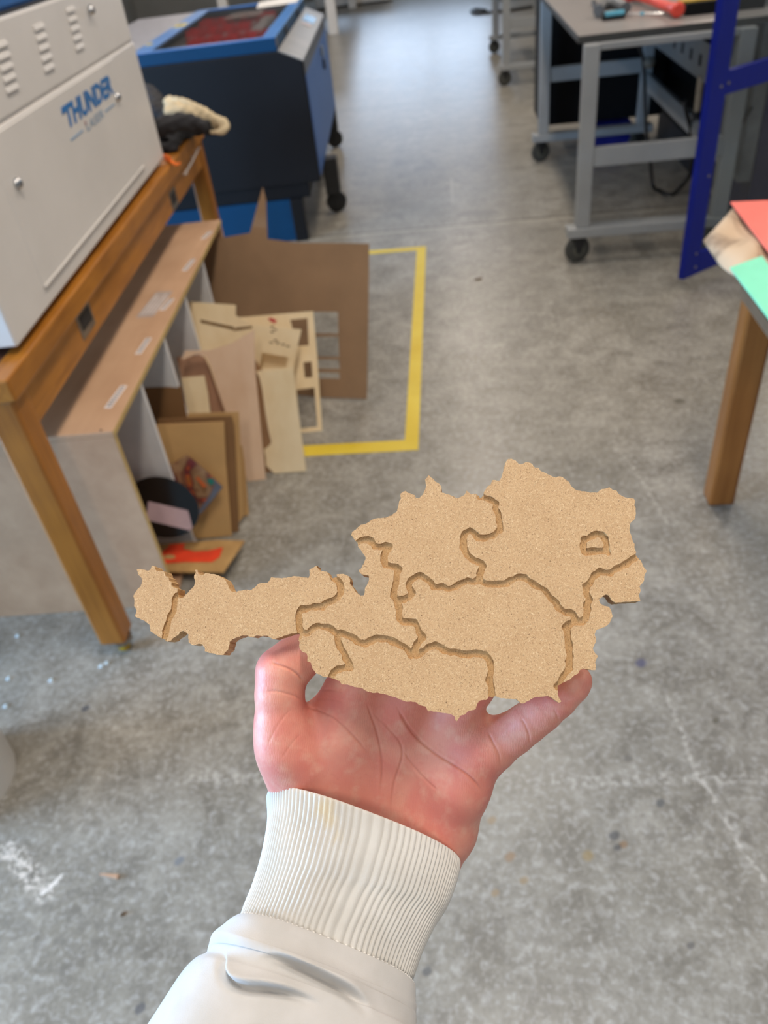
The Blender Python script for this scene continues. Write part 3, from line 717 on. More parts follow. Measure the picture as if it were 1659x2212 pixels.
# ------------------------------------------------------------------ big blue and black laser cutter
BF = Fr(-.764, 4.65, 3.5)
NB = pmat('dark_blue_paint', (0, 57, 92), .45, var=.03, vscale=4, spec=.3)
LB = pmat('mid_blue_paint', (64, 126, 196), .35, var=.03, vscale=4)
DB = pmat('front_blue_paint', (50, 94, 158), .5, var=.03, vscale=4)
BK = pmat('charcoal_body', (18, 18, 21), .45, var=.05, vscale=3, spec=.3)
GP = pmat('grey_panel', (142, 140, 136), .4, var=.05, vscale=6)
DG = pmat('dark_grey_lip', (70, 70, 72), .45)
BL, BD = 1.95, 1.35
zb, z1_, z2_, z3_ = .333, .945, 1.003, 1.064
lc = thing('laser_cutter', BF.p(-BD / 2, BL / 2, 0), 'large black and blue laser cutter with a clear lid behind the wooden table', 'machine')
def prof(mb, P, a0, a1): # P: (b, z) outline extruded along a
    A = [BF.p(b_, a0, z) for b_, z in P]; mb.prism(A, (a1 - a0) * BF.a); return mb
prof(MB(), [(-BD, zb), (0, zb), (0, z1_), (-.125, z2_), (-BD, z2_)], 0, BL).build('body', BK, lc, bev=.006)
MB().box(BF, (-BD + .05, -.075), (.03, BL - .03), (.245, zb - .002)).build('plinth', BK, lc, bev=.004)
MB().box(BF, (-.001, .004), (.03, BL - .03), (zb + .02, z1_ - .075)).build('front_door', DB, lc, bev=.004)
MB().box(BF, (-.001, .003), (.012, BL - .012), (z1_ - .07, z1_ - .004)).build('front_lip', DG, lc, bev=.002)
ln = nrm(np.cross(BF.a, BF.p(-.125, 0, z2_) - BF.p(0, 0, z1_))); ln = ln if ln[2] > 0 else -ln
P = [BF.p(0.0, .004, z1_), BF.p(0.0, BL - .004, z1_), BF.p(-.125, BL - .004, z2_), BF.p(-.125, .004, z2_)]
pn = MB().prism([p + ln * .001 for p in P], ln * .004).build('control_panel', GP, lc)
cpt = lambda b_, a: BF.p(-.125 * b_, a, z1_ + (z2_ - z1_) * b_)
sc_ = MB().prism([cpt(.25, 1.30) + ln * .0055, cpt(.25, 1.62) + ln * .0055, cpt(.8, 1.62) + ln * .0055, cpt(.8, 1.30) + ln * .0055], ln * .003).build('display', pmat('display_blue', (130, 176, 220), .15), pn)
MB().prism([cpt(.30, 1.15) + ln * .0055, cpt(.30, 1.27) + ln * .0055, cpt(.75, 1.27) + ln * .0055, cpt(.75, 1.15) + ln * .0055], ln * .002).build('keypad', pmat('keypad_pale', (186, 170, 166), .4), pn)
for px, py, m_, w, h in ((692, 110, pmat('key_steel', (160, 160, 150), .3, .8), .02, .03), (697, 138, BLACKR, .022, .03)):
    qq = onpl(px, py, BF.o, BF.b); a = (qq - BF.o) @ BF.a; MB().box(BF, (.004, .018), (a - w, a + w), (qq[2] - h, qq[2] + h)).build('door_latch', m_, lc, bev=.003)
# lid: blue frame round the clear pane
LX0, LX1 = -.128, -.905
lid = MB(); rim = .062
lid.box(BF, (LX1, LX0), (.006, .03), (z2_ + .001, z3_)); lid.box(BF, (LX1, LX0), (BL - .03, BL - .006), (z2_ + .001, z3_)); lid.box(BF, (LX0 - .02, LX0), (.03, BL - .03), (z2_ + .001, z3_)); lid.box(BF, (LX1, LX1 + .02), (.03, BL - .03), (z2_ + .001, z3_))
lo_ = lid.build('lid', NB, lc, bev=.003)
lid = MB()
lid.box(BF, (LX1, LX0), (.006, .006 + .055), (z3_, z3_ + .004)); lid.box(BF, (LX1, LX0), (BL - .061, BL - .006), (z3_, z3_ + .004)); lid.box(BF, (LX0 - .075, LX0), (.061, BL - .061), (z3_, z3_ + .004)); lid.box(BF, (LX1, LX1 + .095), (.061, BL - .061), (z3_, z3_ + .004))
lid.build('lid_rim', LB, lo_, bev=.002)
MB().box(BF, (LX1 + .08, LX0 - .06), (.05, BL - .05), (z3_ - .006, z3_ - .001)).build('lid_pane', glass('lid_clear', (.97, .96, .96, 1)), lo_)
hd = MB(); 
for a in (.55, 1.35): hd.box(BF, (LX0 - .001, LX0 + .006), (a - .06, a + .06), (z2_ + .012, z3_ - .012))
hd.build('lid_handle', BLACKR, lo_, bev=.003)
hd = MB(); hd.box(BF, (LX0 - .002, LX0 + .004), (.012, .05), (z2_ + .02, z3_ - .004)); hd.build('corner_fitting', STEEL, lo_)
MB().box(BF, (-BD + .005, LX1 - .005), (.006, BL - .006), (z2_ + .001, z3_ - .004)).build('rear_cover', pmat('rear_grey', (150, 150, 158), .4), lc, bev=.004)
MB().box(BF, (-1.18, -1.03), (.42, .47), (z3_ - .004, z3_ - .001)).build('cover_slot', DARKIN, lc)
YST = pmat('yellow_sticker', (226, 200, 40), .5, var=.1)
for a, w, l in ((.34, .03, .035), (1.12, .07, .08)):
    st = MB().box(BF, (LX1 + .012, LX1 + .012 + w), (a - l, a + l), (z3_ + .004, z3_ + .005)).build('warning_sticker', YST, lo_)
    MB().prism([BF.p(LX1 + .012 + w * .25, a - l * .4, z3_ + .005), BF.p(LX1 + .012 + w * .8, a - l * .1, z3_ + .005), BF.p(LX1 + .012 + w * .3, a + l * .5, z3_ + .005)], (0, 0, .0004)).build('sticker_print', BLACKR, st)
# stand: legs, blue lower panel, castors
for b_, a in ((-.125, .005), (-BD + .06, .005), (-.125, BL - .08), (-BD + .06, BL - .08)):
    MB().box(BF, (b_ - .075, b_), (a, a + .075), (0.0, .245)).build('leg', BK, lc, bev=.003)
MB().box(BF, (-BD + .06, -.20), (.02, .035), (.004, .245)).build('lower_panel', NB, lc)
WHEEL = pmat('black_wheel', (16, 16, 17), .45)
def castor(mb_parent, c, r, axis=(1, 0, 0), w=.03, fork=BLACKR, wheel=WHEEL, top=.13, hub=None):
    ax = nrm(axis); c = np.array(c)
    fk = MB(); s = np.cross([0, 0, 1], ax)
    for k in (-1, 1): fk.hexa([c + ax * k * (w / 2 + .004) + s * d + [0, 0, r * .75] + ax * e for d, e in ((-.012, 0), (.012, 0), (.012, .004 * k), (-.012, .004 * k))],
                              [c + ax * k * (w / 2 + .004) + s * d + [0, 0, top - .008] + ax * e for d, e in ((-.03, 0), (.03, 0), (.03, .004 * k), (-.03, .004 * k))])
    fk.lathe(c + [0, 0, top - .010], (0, 0, 1), [(0, .036), (.010, .036)], 20)
    fo = fk.build('castor_fork', fork, mb_parent)
    wl = MB().lathe(c + [0, 0, r] - ax * w / 2, ax, [(0, r * .8), (.003, r * .96), (w * .3, r), (w * .7, r), (w - .003, r * .96), (w, r * .8)], 28).build('castor_wheel', wheel, fo, smooth=True)
    if hub: MB().lathe(c + [0, 0, r] - ax * (w / 2 + .002), ax, [(0, r * .45), (w + .004, r * .45)], 24).build('wheel_hub', hub, wl)
for q in (fl(728, 463), fl(724, 322)):
    a = (q - BF.o) @ BF.a; b_ = (q - BF.o) @ BF.b
    MB().box(BF, (b_ - .045, b_ + .045), (a - .05, a + .05), (.14, zb + .02)).build('castor_arm', BLACKR, lc, bev=.004)
    castor(lc, q + [0.0, .06, 0], .066, (.35, -1, 0), .04, top=.15)
# what lies inside: honeycomb bed, and red labelled bins added in place of a reflection in the lid
MB().box(BF, (LX1 + .05, LX0 - .03), (.04, BL - .04), (z2_ - .10 + .1, z2_ + .003)).build('bed_edge', pmat('bed_grey', (150, 140, 138), .6), lc)
REDB = pmat('red_plastic', (236, 26, 50), .4, var=.08)
k = 0
for a, n_ in ((.35, 6), (.82, 4), (1.28, 5)):
    for i in range(n_):
        b0 = LX1 + .13 + i * .103
        if a < .5 and i < 1: continue
        t = thing('reflection_bin', BF.p(b0 + .04, a + .08, z2_ + .0035), ['red bin added inside in place of a lid reflection, near row', 'red bin added inside in place of a lid reflection, middle row', 'red bin added inside in place of a lid reflection, far row'][(a > .5) + (a > 1.)], 'bin', 'red bins added for the lid reflection, row %s' % ('near', 'middle', 'far')[(a > .5) + (a > 1.)])
        mb = MB(); z0 = z2_ + .0035; h_ = .05
        mb.box(BF, (b0, b0 + .085), (a, a + .17), (z0, z0 + .004)); mb.box(BF, (b0, b0 + .004), (a, a + .17), (z0, z0 + h_)); mb.box(BF, (b0 + .081, b0 + .085), (a, a + .17), (z0, z0 + h_)); mb.box(BF, (b0, b0 + .085), (a, a + .004), (z0, z0 + h_ * .6)); mb.box(BF, (b0, b0 + .085), (a + .166, a + .17), (z0, z0 + h_))
        mb.build('tray', REDB, t); MB().box(BF, (b0 + .02, b0 + .065), (a - .002, a - .0005), (z0 + .006, z0 + .022)).build('bin_label', PAPER, t)
mb = MB(); mb.prism([BF.p(-.62, 1.30, z3_ - .010), BF.p(-.36, 1.32, z3_ - .010), BF.p(-.37, 1.62, z3_ - .010), BF.p(-.60, 1.60, z3_ - .010)], (0, 0, .001))
tag(mb.build('paper_sheet', PAPER), 'white paper sheet under the clear lid above the added red bins', 'paper')
mb = MB(); mb.prism([BF.p(-.42, 1.56, z3_ + .006), BF.p(-.15, 1.62, z3_ + .006), BF.p(-.12, 1.86, z3_ + .03), BF.p(-.44, 1.88, z3_ + .012)], (0, 0, .001))
tag(mb.build('paper_sheet', pmat('white_paper', (232, 228, 222), .6, var=.01)), 'white paper sheet lying on top of the blue lid rim', 'paper')
mb = MB(); mb.box(BF, (-.34, -.27), (.55, 1.27), (z2_ + .0035, z2_ + .05)); tag(mb.build('white_rail', pmat('rail_white', (206, 200, 198), .35), bev=.004), 'pale metal rail beside the added red bins under the clear lid', 'rail')
# ------------------------------------------------------------------ right: grey steel benches, blue guard door, wooden table
GREY = pmat('grey_steel_paint', (150, 152, 152), .42, .1, var=.03, vscale=5)
LAM = pmat('grey_laminate', (146, 140, 136), .35, var=.02, vscale=5)
EDGE = pmat('dark_bench_edge', (58, 58, 56), .5)
TYRE = pmat('grey_tyre', (60, 60, 56), .6); HUBM = pmat('wheel_hub_grey', (92, 92, 82), .5)
ZB = 1.015
k0 = fl(1250, 78, ZB)
bx0, by0 = float(k0[0]), float(k0[1]); bl, bw = 2.05, 0.88
lx = .600; ly0 = 3.97 - .02
bn = thing('steel_bench', (bx0 + bw / 2, by0 + bl / 2, 0), 'grey steel bench on castors with tools on its top, nearest on the right', 'bench')
MB().box(WF, (bx0, bx0 + bw), (by0, by0 + bl), (ZB - .030, ZB - .0015)).build('bench_top', EDGE, bn, bev=.002)
MB().box(WF, (bx0 + .001, bx0 + bw - .001), (by0 + .001, by0 + bl - .001), (ZB - .0015, ZB)).build('top_surface', LAM, bn)
leg = .068
legs = [(lx, ly0), (lx, ly0 + 1.87), (lx + .66, ly0), (lx + .66, ly0 + 1.87)]
# beams under the top, middle rails and foot bars
for y in (ly0, ly0 + 1.87):
    MB().box(WF, (lx + leg, lx + .66), (y + .012, y + .056), (ZB - .058, ZB - .031)).build('end_beam', GREY, bn, bev=.003)
    z0 = .47 if y == ly0 else .50
    MB().box(WF, (lx + leg, lx + .66), (y + .008, y + .048), (z0, z0 + .085)).build('middle_rail', GREY, bn, bev=.003)
    MB().box(WF, (lx - .04, lx + .66 + leg + .04), (y - .008, y + leg + .008), (.135, .185)).build('foot_bar', GREY, bn, bev=.006)
for x, y in legs:
    MB().box(WF, (x, x + leg), (y, y + leg), (.185, ZB - .031)).build('leg', GREY, bn, bev=.005)
for x, y in legs:
    castor(bn, (x + .018, y + .035, 0), .066, (.32, -1, 0), .036, BLACKR, TYRE, .135, HUBM)
# punched rail and plain rail along the far side
mb = MB()
yr0, yr1 = ly0 + leg, ly0 + 1.87; xr = lx + .66 + .02
hl = []
for i in range(9):
    y = yr0 + .18 + i * .185; hl.append([(xr, y, .735), (xr, y + .055, .735), (xr, y + .055, .79), (xr, y, .79)])
mb.prism([(xr, yr0, .68), (xr, yr1, .68), (xr, yr1, .85), (xr, yr0, .85)], (.003, 0, 0), hl)
mb.build('punched_rail', GREY, bn)
MB().box(WF, (xr, xr + .03), (yr0, yr1), (.405, .50)).build('side_rail', GREY, bn, bev=.003)
def copy_tree(o, parent, loc=None):
    c = o.copy(); COL.objects.link(c); c.parent = parent
    if loc is not None: c.location = loc
    for ch in list(o.children): copy_tree(ch, c)
    return c
far = fl(1092, 185)
b2 = copy_tree(bn, None, (bn.location.x - .075, bn.location.y + 4.55, 0))
b2['label'] = 'grey steel bench on castors standing far back behind the bench with tools'
# black storage under the bench
BKC = pmat('black_cabinet', (11, 11, 13), .6, spec=.2)
t = thing('storage_case', (1.0, 6.25, 0), 'black case behind the far legs of the near steel bench', 'case')
MB().box(WF, (lx + .03, lx + .86), (6.02, 6.5), (.19, .95)).build('case_body', BKC, t, bev=.006)
MB().box(WF, (lx + .05, lx + .68), (6.012, 6.02), (.55, .56)).build('case_seam', pmat('case_seam', (40, 40, 44), .5), t)
for x in (lx + .09, lx + .62): MB().box(WF, (x - .03, x + .03), (6.36, 6.48), (0, .19)).build('case_foot', BKC, t)
t = thing('equipment_cabinet', (1.62, 5.0, 0), 'black equipment cabinet beside the near steel bench', 'cabinet')
MB().box(WF, (1.47, 1.85), (4.9, 6.3), (.20, .98)).build('cabinet_body', BKC, t, bev=.006)
MB().box(WF, (1.50, 1.82), (4.95, 6.25), (.0, .20)).build('cabinet_base', pmat('dark_base', (30, 30, 34), .6), t)
for i in range(6): MB().box(WF, (1.466, 1.471), (5.0 + i * .11, 5.06 + i * .11), (.24, .27)).build('socket', pmat('dark_socket', (52, 56, 60), .4), t)
qa, qb = fl(1258, 336), fl(1362, 330)
t = thing('blue_box', ((qa[0] + qb[0]) / 2, qa[1] + .15, 0), 'dark blue crate on the floor under the far end of the steel bench', 'crate')
mb = MB(); x0_, x1_, y0_, y1_ = qa[0] + .02, qb[0], qa[1], qa[1] + .3
mb.box(WF, (x0_, x1_), (y0_, y1_), (0, .01)); mb.box(WF, (x0_, x0_ + .01), (y0_, y1_), (.01, .17)); mb.box(WF, (x1_ - .01, x1_), (y0_, y1_), (.01, .17)); mb.box(WF, (x0_, x1_), (y0_, y0_ + .01), (.01, .17)); mb.box(WF, (x0_, x1_), (y1_ - .01, y1_), (.01, .17))
NBX = pmat('navy_plastic', (14, 24, 118), .45); mb.build('crate_shell', NBX, t, bev=.004)
MB().box(WF, (x0_ - .008, x1_ + .008), (y0_ - .008, y1_ + .008), (.165, .18)).build('crate_rim', NBX, t)
def cable(name, pts, r, m, label, cat='cable'):
    return tag(MB().tube(crom(pts, 40), r, 8).build(name, m, smooth='all'), label, cat)
YC_ = np.array([0, 1.0, 0])
CBL = pmat('black_cable', (20, 20, 22), .5)
def atY(px, py, y): return onpl(px, py, (0, y, 0), YC_)
cable('power_cable', [atY(1376, 90, 5.3), atY(1390, 130, 5.3), atY(1393, 200, 5.3), atY(1396, 280, 5.2), atY(1403, 330, 5.1), fl(1410, 400, .1), fl(1425, 412, .02), fl(1450, 420, .01), fl(1475, 400, .05), atY(1492, 370, 4.6), atY(1497, 300, 4.6), atY(1482, 240, 4.6), atY(1482, 215, 4.6)], .011, CBL, 'black power cable hanging in a loop under the near steel bench')
cable('thin_cable', [atY(1490, 280, 4.45), atY(1500, 330, 4.45), atY(1520, 400, 4.4), fl(1550, 440, .01), fl(1600, 470, .01)], .006, CBL, 'thin black cable running down to the floor behind the blue guard door')
cable('thin_cable', [atY(1540, 305, 4.1), atY(1590, 280, 4.1), atY(1625, 230, 4.1)], .008, CBL, 'black cable curving up behind the clear pane of the guard door')
t = thing('power_strip', atY(1500, 185, 4.6), 'pale power bar hanging upright under the steel bench', 'power strip')
mb = MB(); mb.tube([atY(1514, 165, 4.55), atY(1505, 242, 4.55)], .016, 12); mb.build('bar', pmat('cream_plastic', (196, 176, 150), .4), t)
mb = MB(); mb.tube([atY(1506, 240, 4.55), atY(1503, 262, 4.55)], .018, 12); mb.build('plug', BLACKR, t)
mb = MB(); q = atY(1402, 134, 5.2); mb.lathe(q, (0, -1, 0), [(0, .03), (.02, .032), (.035, .025), (.045, .01)], 20)
tag(mb.build('adapter_plug', pmat('grey_plastic', (120, 118, 110), .5), smooth=True), 'grey round plug on the black cable under the bench', 'plug')
# tools on the bench
z = ZB
TEAL = pmat('teal_grip', (84, 158, 180), .45); REDG = pmat('red_handle', (222, 74, 58), .4); DGR = pmat('dark_green_grip', (22, 34, 36), .5)
t = thing('screwdriver', fl(1340, 32, z), 'black and teal screwdriver lying at the front of the steel bench top', 'screwdriver')
A, B_ = fl(1300, 36, z + .018), fl(1352, 30, z + .018)
MB().tube(crom([A, A + (B_ - A) * .15, (A + B_) / 2, A + (B_ - A) * .85, B_], 14), [.010] + [.017] * 11 + [.012, .009], 12).build('handle', DGR, t, smooth=True)
MB().tube([A + (B_ - A) * .12 + [0, -.006, .006], A + (B_ - A) * .9 + [0, -.006, .007]], .013, 10).build('teal_grip', TEAL, t, smooth=True)
B2 = fl(1432, 29, z + .014); MB().tube([B_, B2], .0045, 8).build('shaft', CHROME, t); MB().tube([B_ + (B2 - B_) * .4, B_ + (B2 - B_) * .5], .008, 10).build('collar', TEAL, t)
t = thing('hammer', fl(1420, 10, z), 'red-handled hammer lying on the steel bench top', 'hammer')
A, B_ = fl(1375, -8, z + .036), fl(1466, 22, z + .034)
MB().tube(crom([A, A + (B_ - A) * .5, B_ - (B_ - A) * .12, B_], 12), [.018, .018, .018, .019, .02, .021, .022, .023, .026, .03, .032, .024], 14).build('handle', REDG, t, smooth=True)
A2 = fl(1340, 0, z + .03); MB().tube([A2, A], [.022, .018], 12).build('neck', pmat('red_grip', (186, 50, 44), .4), t); MB().tube([A + [0, .0, 0], A + [.02, .14, 0]], .022, 12).build('head', STEEL, t)
t = thing('cable_coil', fl(1320, 22, z), 'black roll beside the teal screwdriver on the bench', 'roll')
MB().tube(crom([fl(1293, 24, z + .032), fl(1305, 12, z + .036), fl(1330, 8, z + .04), fl(1352, 18, z + .034)], 16), .026, 10).build('roll', pmat('grey_roll', (90, 92, 94), .35), t, smooth=True)
MB().tube([fl(1282, 4, z + .01), fl(1292, 26, z + .01)], .012, 8).build('strap', BLACKR, t)
t = thing('tool_case', fl(1520, 10, z), 'black case with a yellow lid stripe on the steel bench top', 'case')
qa = fl(1480, 36, z); x0_ = float(qa[0]); y0_ = float(qa[1])
MB().box(WF, (x0_, bx0 + bw - .03), (y0_, y0_ + .16), (z, z + .05)).build('case_body', BKC, t, bev=.004)
qa = fl(1488, 14, z + .05); qb = fl(1545, 2, z + .05)
MB().box(WF, (qa[0], qa[0] + .21), (y0_ + .03, y0_ + .12), (z + .05, z + .056)).build('yellow_stripe', pmat('yellow_plastic', (186, 152, 34), .45), t)

# blue steel guard door with a clear pane
GB = pmat('royal_blue_steel', (4, 24, 124), .45, var=.03, vscale=5, spec=.3)
zg = .05; g0 = fl(1475, 605, zg); g1 = fl(1560, 568, zg); GF = Fr(g0[0], g0[1], math.degrees(math.atan2((g1 - g0)[1], (g1 - g0)[0])))
gd = thing('guard_door', (g0[0] + .3, g0[1] + .2, 0), 'royal blue steel guard door with a clear pane beside the steel bench', 'door')
GH, GW, ST = 1.95, .80, .102
MB().box(GF, (0, ST), (0, .03), (zg, GH)).build('stile', GB, gd, bev=.003)
MB().box(GF, (GW - ST, GW), (0, .03), (zg, GH)).build('stile', GB, gd, bev=.003)
zm = onpl(1542, 188, GF.o, GF.a)[2]
for z0, z1 in ((zg, zg + ST), (zm - .045, zm + .045), (GH - ST, GH)):
    MB().box(GF, (ST + .0005, GW - ST - .0005), (.001, .029), (z0, z1)).build('rail', GB, gd, bev=.003)
mb = MB()
for z0, z1 in ((zg + ST, zm - .045), (zm + .045, GH - ST)): mb.box(GF, (ST - .01, GW - ST + .01), (.012, .016), (z0, z1))
mb.build('clear_pane', glass('guard_clear', (.80, .83, .84, 1), rough=.05), gd)
mb = MB()
for px, py in ((1558, 187), (1574, 179), (1504, 548), (1531, 380), (1502, 577)):
    q = onpl(px, py, GF.o, GF.a); mb.lathe(q, -GF.a, [(0, .007), (.003, .006)], 10)
mb.build('bolt', STEEL, gd)
for b_ in (GW - .04,): MB().box(GF, (b_ - .02, b_ + .02), (-.03, .06), (0, zg)).build('door_foot', GB, gd)
# navy cabinet beyond the door, with a grey side
t = thing('navy_cabinet', (1.95, 4.5, 0), 'dark navy cabinet seen through the clear pane of the guard door', 'cabinet')
qn = fl(1592, 470, .12)
xn = max(1.53, float(atY(1606, 300, 4.40)[0]))
MB().box(WF, (xn + .02, xn + .72), (4.32, 4.8), (.0, 1.3)).build('cabinet_body', pmat('navy_paint', (30, 36, 76), .4, var=.03), t, bev=.006)
MB().box(WF, (xn - .05, xn + .018), (4.33, 4.79), (.22, 1.3)).build('side_panel', pmat('cabinet_grey', (120, 124, 126), .45), t, bev=.004)

# wooden table at the right edge, heaped with sheets
RW = wood('brown_table_wood', (134, 78, 30), (168, 106, 50), (50, 50, 3.0), .35, blot=.4)
p = fl(1530, 1095); ZR = .79
rt = thing('side_table', (1.2, 1.45, 0), 'brown wooden table at the right edge carrying coloured sheets', 'table')
for x, y in ((.747, 1.936), (1.68, 1.936), (.747, .92), (1.68, .92)):
    MB().box(WF, (x, x + .078), (y, y + .07), (0, ZR - .03)).build('leg', RW, rt, bev=.009)
MB().box(WF, (.775, 1.73), (.95, 1.98), (ZR - .12, ZR - .03)).build('apron', RW, rt)
MB().box(WF, (.735, 1.79), (.88, 2.02), (ZR - .03, ZR)).build('tabletop', RW, rt, bev=.004)
# beige folded leather hanging over the table edge
V = []; fs = []; nu, nv = 26, 22
A = fl(1583, 452, ZR + .045); B_ = fl(1521, 519, ZR + .04); C_ = fl(1605, 600, ZR + .004)
e1 = B_ - A
for i in range(nu):
    u = i / (nu - 1)
    for j in range(nv):
        v = j / (nv - 1)
        top_ = np.array([1583, 452]) * (1 - v) + np.array([1760, 470]) * v
        s_ = min(1, v * 2.2); bot = np.array([1521, 519]) * (1 - s_) ** 2 + 2 * s_ * (1 - s_) * np.array([1534, 560]) + s_ ** 2 * np.array([1590, 598]) + np.array([150, 60]) * max(0, v - .4545)
        pp = top_ * (1 - u) + bot * u
        zz = ZR + .046 + .004 * math.sin(7 * u + 9 * v) - .03 * max(0, u - .6) ** 2 * 6 * (1 - v) + .004 * math.sin(16 * v) * u
        q = fl(pp[0] + 2 * math.sin(14 * v) * u, pp[1] + 2.5 * math.sin(19 * v + 1) * u, zz)
        V.append(q)
for i in range(nu - 1):
    for j in range(nv - 1): a = i * nv + j; fs.append((a, a + nv, a + nv + 1, a + 1))
mb = MB(); mb.add(V, fs)
def suede():
    m, nt, b = base_mat('beige_leather'); v = coords(nt); f = noise(nt, v, 7, 4, .6, .6)
    nt.links.new(mixc(nt, ramp(nt, f, .48, .66), lin((198, 172, 142)), lin((140, 118, 96))), b.inputs['Base Color']); b.inputs['Roughness'].default_value = .7; return m
o = tag(mb.build('leather_piece', suede(), smooth='all'), 'stained beige leather piece hanging over the corner of the side table', 'leather')
md = o.modifiers.new('thickness', 'SOLIDIFY'); md.thickness = .006; md.offset = 0
zc = ZR + .066
S_ = [fl(1578, 436, zc), fl(1700, 430, zc), fl(1760, 560, zc), fl(1668, 552, zc)]
tag(MB().prism(S_, (0, 0, -.004)).build('coral_sheet', pmat('coral_acrylic', (246, 118, 104), .3, var=.02), bev=.001), 'coral pink sheet on top of the beige leather at the right edge', 'sheet')
zm_ = ZR + .058
S_ = [fl(1577, 577, zm_), fl(1646, 552, zm_ + .004), fl(1760, 700, zm_ + .004), fl(1668, 696, zm_)]
tag(MB().prism(S_, (0, 0, -.004)).build('mint_sheet', pmat('mint_acrylic', (134, 226, 184), .3, var=.02), bev=.001), 'mint green sheet overlapping the beige leather on the side table', 'sheet')
S_ = [fl(1600, 612, ZR + .03), fl(1660, 560, ZR + .03), fl(1760, 700, ZR + .03), fl(1668, 706, ZR + .03)]
tag(MB().prism(S_, (0, 0, -.0295)).build('brown_board', pmat('brown_board', (112, 88, 66), .6), bev=.001), 'dull brown board under the mint green sheet', 'board')

# ------------------------------------------------------------------ odds and ends on the floor
WPL_ = pmat('white_plastic', (214, 210, 204), .4, var=.01)
bk = thing('bucket', fl(-82, 1695), 'round white plastic bin at the lower left edge', 'bin')
q = np.array(bk.location)
rad = .150; cen = q
MB().lathe((cen[0], cen[1], 0), (0, 0, 1), [(0, rad * .86), (.01, rad * .88), (.30, rad * .97), (.305, rad), (.325, rad), (.33, rad * .98), (.325, rad * .95), (.05, rad * .82)], 56).build('shell', WPL_, bk, smooth=True)
def chip(name, a, b_, w, m, label, cat='wood chip'):
    A, B_ = fl(*a), fl(*b_); d = nrm(B_ - A); s = np.array([-d[1], d[0], 0])
    mb = MB(); mb.hexa([A - s * w * .4 + [0, 0, .0005], B_ - s * w + [0, 0, .0005], B_ + s * w + [0, 0, .0005], A + s * w * .3 + [0, 0, .0005]], [A - s * w * .2 + [0, 0, .004], B_ - s * w * .7 + [0, 0, .007], B_ + s * w * .6 + [0, 0, .005], A + s * w * .1 + [0, 0, .003]])
    tag(mb.build(name, m), label, cat)
chip('wood_chip', (216, 1889), (256, 1895), .006, pmat('pale_chip', (196, 158, 128), .7), 'pale splinter of wood on the floor left of the sleeve')
chip('dirt_lump', (1024, 605), (1040, 602), .014, pmat('brown_lump', (92, 70, 52), .8), 'small brown lump of dirt on the floor beyond the board', 'dirt')
chip('grit_speck', (262, 1978), (268, 1973), .004, pmat('brown_grit', (96, 72, 46), .8), 'tiny brown speck of grit on the floor left of the sleeve', 'grit')
CLR = pmat('glassy_shard', (206, 226, 236), .08, var=.0)
for i, (px, py) in enumerate(((218, 1440), (230, 1433), (18, 1466), (38, 1374), (110, 1470), (12, 1526))):
    A = fl(px, py); s = .006
    mb = MB(); mb.hexa([A + [-s, -s, .0005], A + [s, -s * .8, .0005], A + [s * .9, s, .0005], A + [-s * .7, s, .0005]], [A + [-s * .6, -s * .5, .005], A + [s * .5, -s * .6, .003], A + [s * .6, s * .6, .006], A + [-s * .4, s * .6, .004]])
    tag(mb.build('acrylic_shard', CLR), 'tiny clear glinting shard on the floor near the yellow castor', 'shard', 'clear shards on the floor')
# far away at the top edge: white trestle desk
t = thing('white_desk', (-1.9, 14.6, 0), 'white desk with plain legs far behind the blue machine', 'desk')
WD = pmat('desk_white', (222, 216, 208), .5, var=.01); q = fl(722, 74)
for x in (q[0], q[0] - 1.6):
    for y in (q[1], q[1] + 3.2): MB().box(WF, (x - .07, x + .07), (y - .06, y + .06), (0, .86)).build('leg', WD, t, bev=.01)
MB().box(WF, (q[0] - 1.8, q[0] + .12), (q[1] - .15, q[1] + 3.4), (.86, .92)).build('desk_top', WD, t, bev=.01)
t = thing('floor_plinth', (-1.4, 17.4, 0), 'low white plinth at the far end of the workshop', 'plinth')
MB().box(WF, (-2.4, -.95), (17.0, 18.2), (.03, .7)).build('plinth_body', WD, t, bev=.01); MB().box(WF, (-2.3, -1.05), (17.05, 18.1), (0, .03)).build('plinth_base', BLACKR, t)
cable('cable_loop', [fl(1050, 22, .021), fl(1030, 20, .021), fl(1018, 24, .021), fl(1030, 29, .021), fl(1060, 26, .021), fl(1100, 22, .021), fl(1150, 14, .021)], .02, CBL, 'black cable loop lying on the floor by the far steel bench')
# ------------------------------------------------------------------ the fibreboard map held in the hand
NC = nrm((0.10, 0.20, 0.975))               # board normal pointing away from the viewer, camera axes
PC0 = cam(840, 1300, 0.360)
ex = nrm(np.array([1.0, 0, 0]) - NC * NC[0]); ey = -np.cross(NC, ex)     # board x right, y up
if ey[1] > 0: ey = -ey
THK, GRV = 0.0105, 0.0016
def bp(px, py):
    """picture point -> board coordinates in mm"""
    d = np.array([(px - CX) / F, (py - CY) / F, 1.0]); q = d * (PC0 @ NC) / (d @ NC) - PC0
    return np.array([q @ ex, q @ ey]) * 1000
def back_dep(px, py, extra=0.0):
    d = np.array([(px - CX) / F, (py - CY) / F, 1.0]); return ((PC0 + NC * (THK + extra)) @ NC) / (d @ NC)
CR = {'A': (270, 1180, 3.858), 'B': (620, 1000, 4.1475), 'C': (980, 960, 3.770), 'D': (620, 1200, 4.1475), 'E': (980, 1180, 3.770)}
def cv(key, s):
    x0, y0, k = CR[key]; v = [float(t) for t in s.replace(',', ' ').split()]
    return [(x0 + v[i] / k, y0 + v[i + 1] / k) for i in range(0, len(v), 2)]
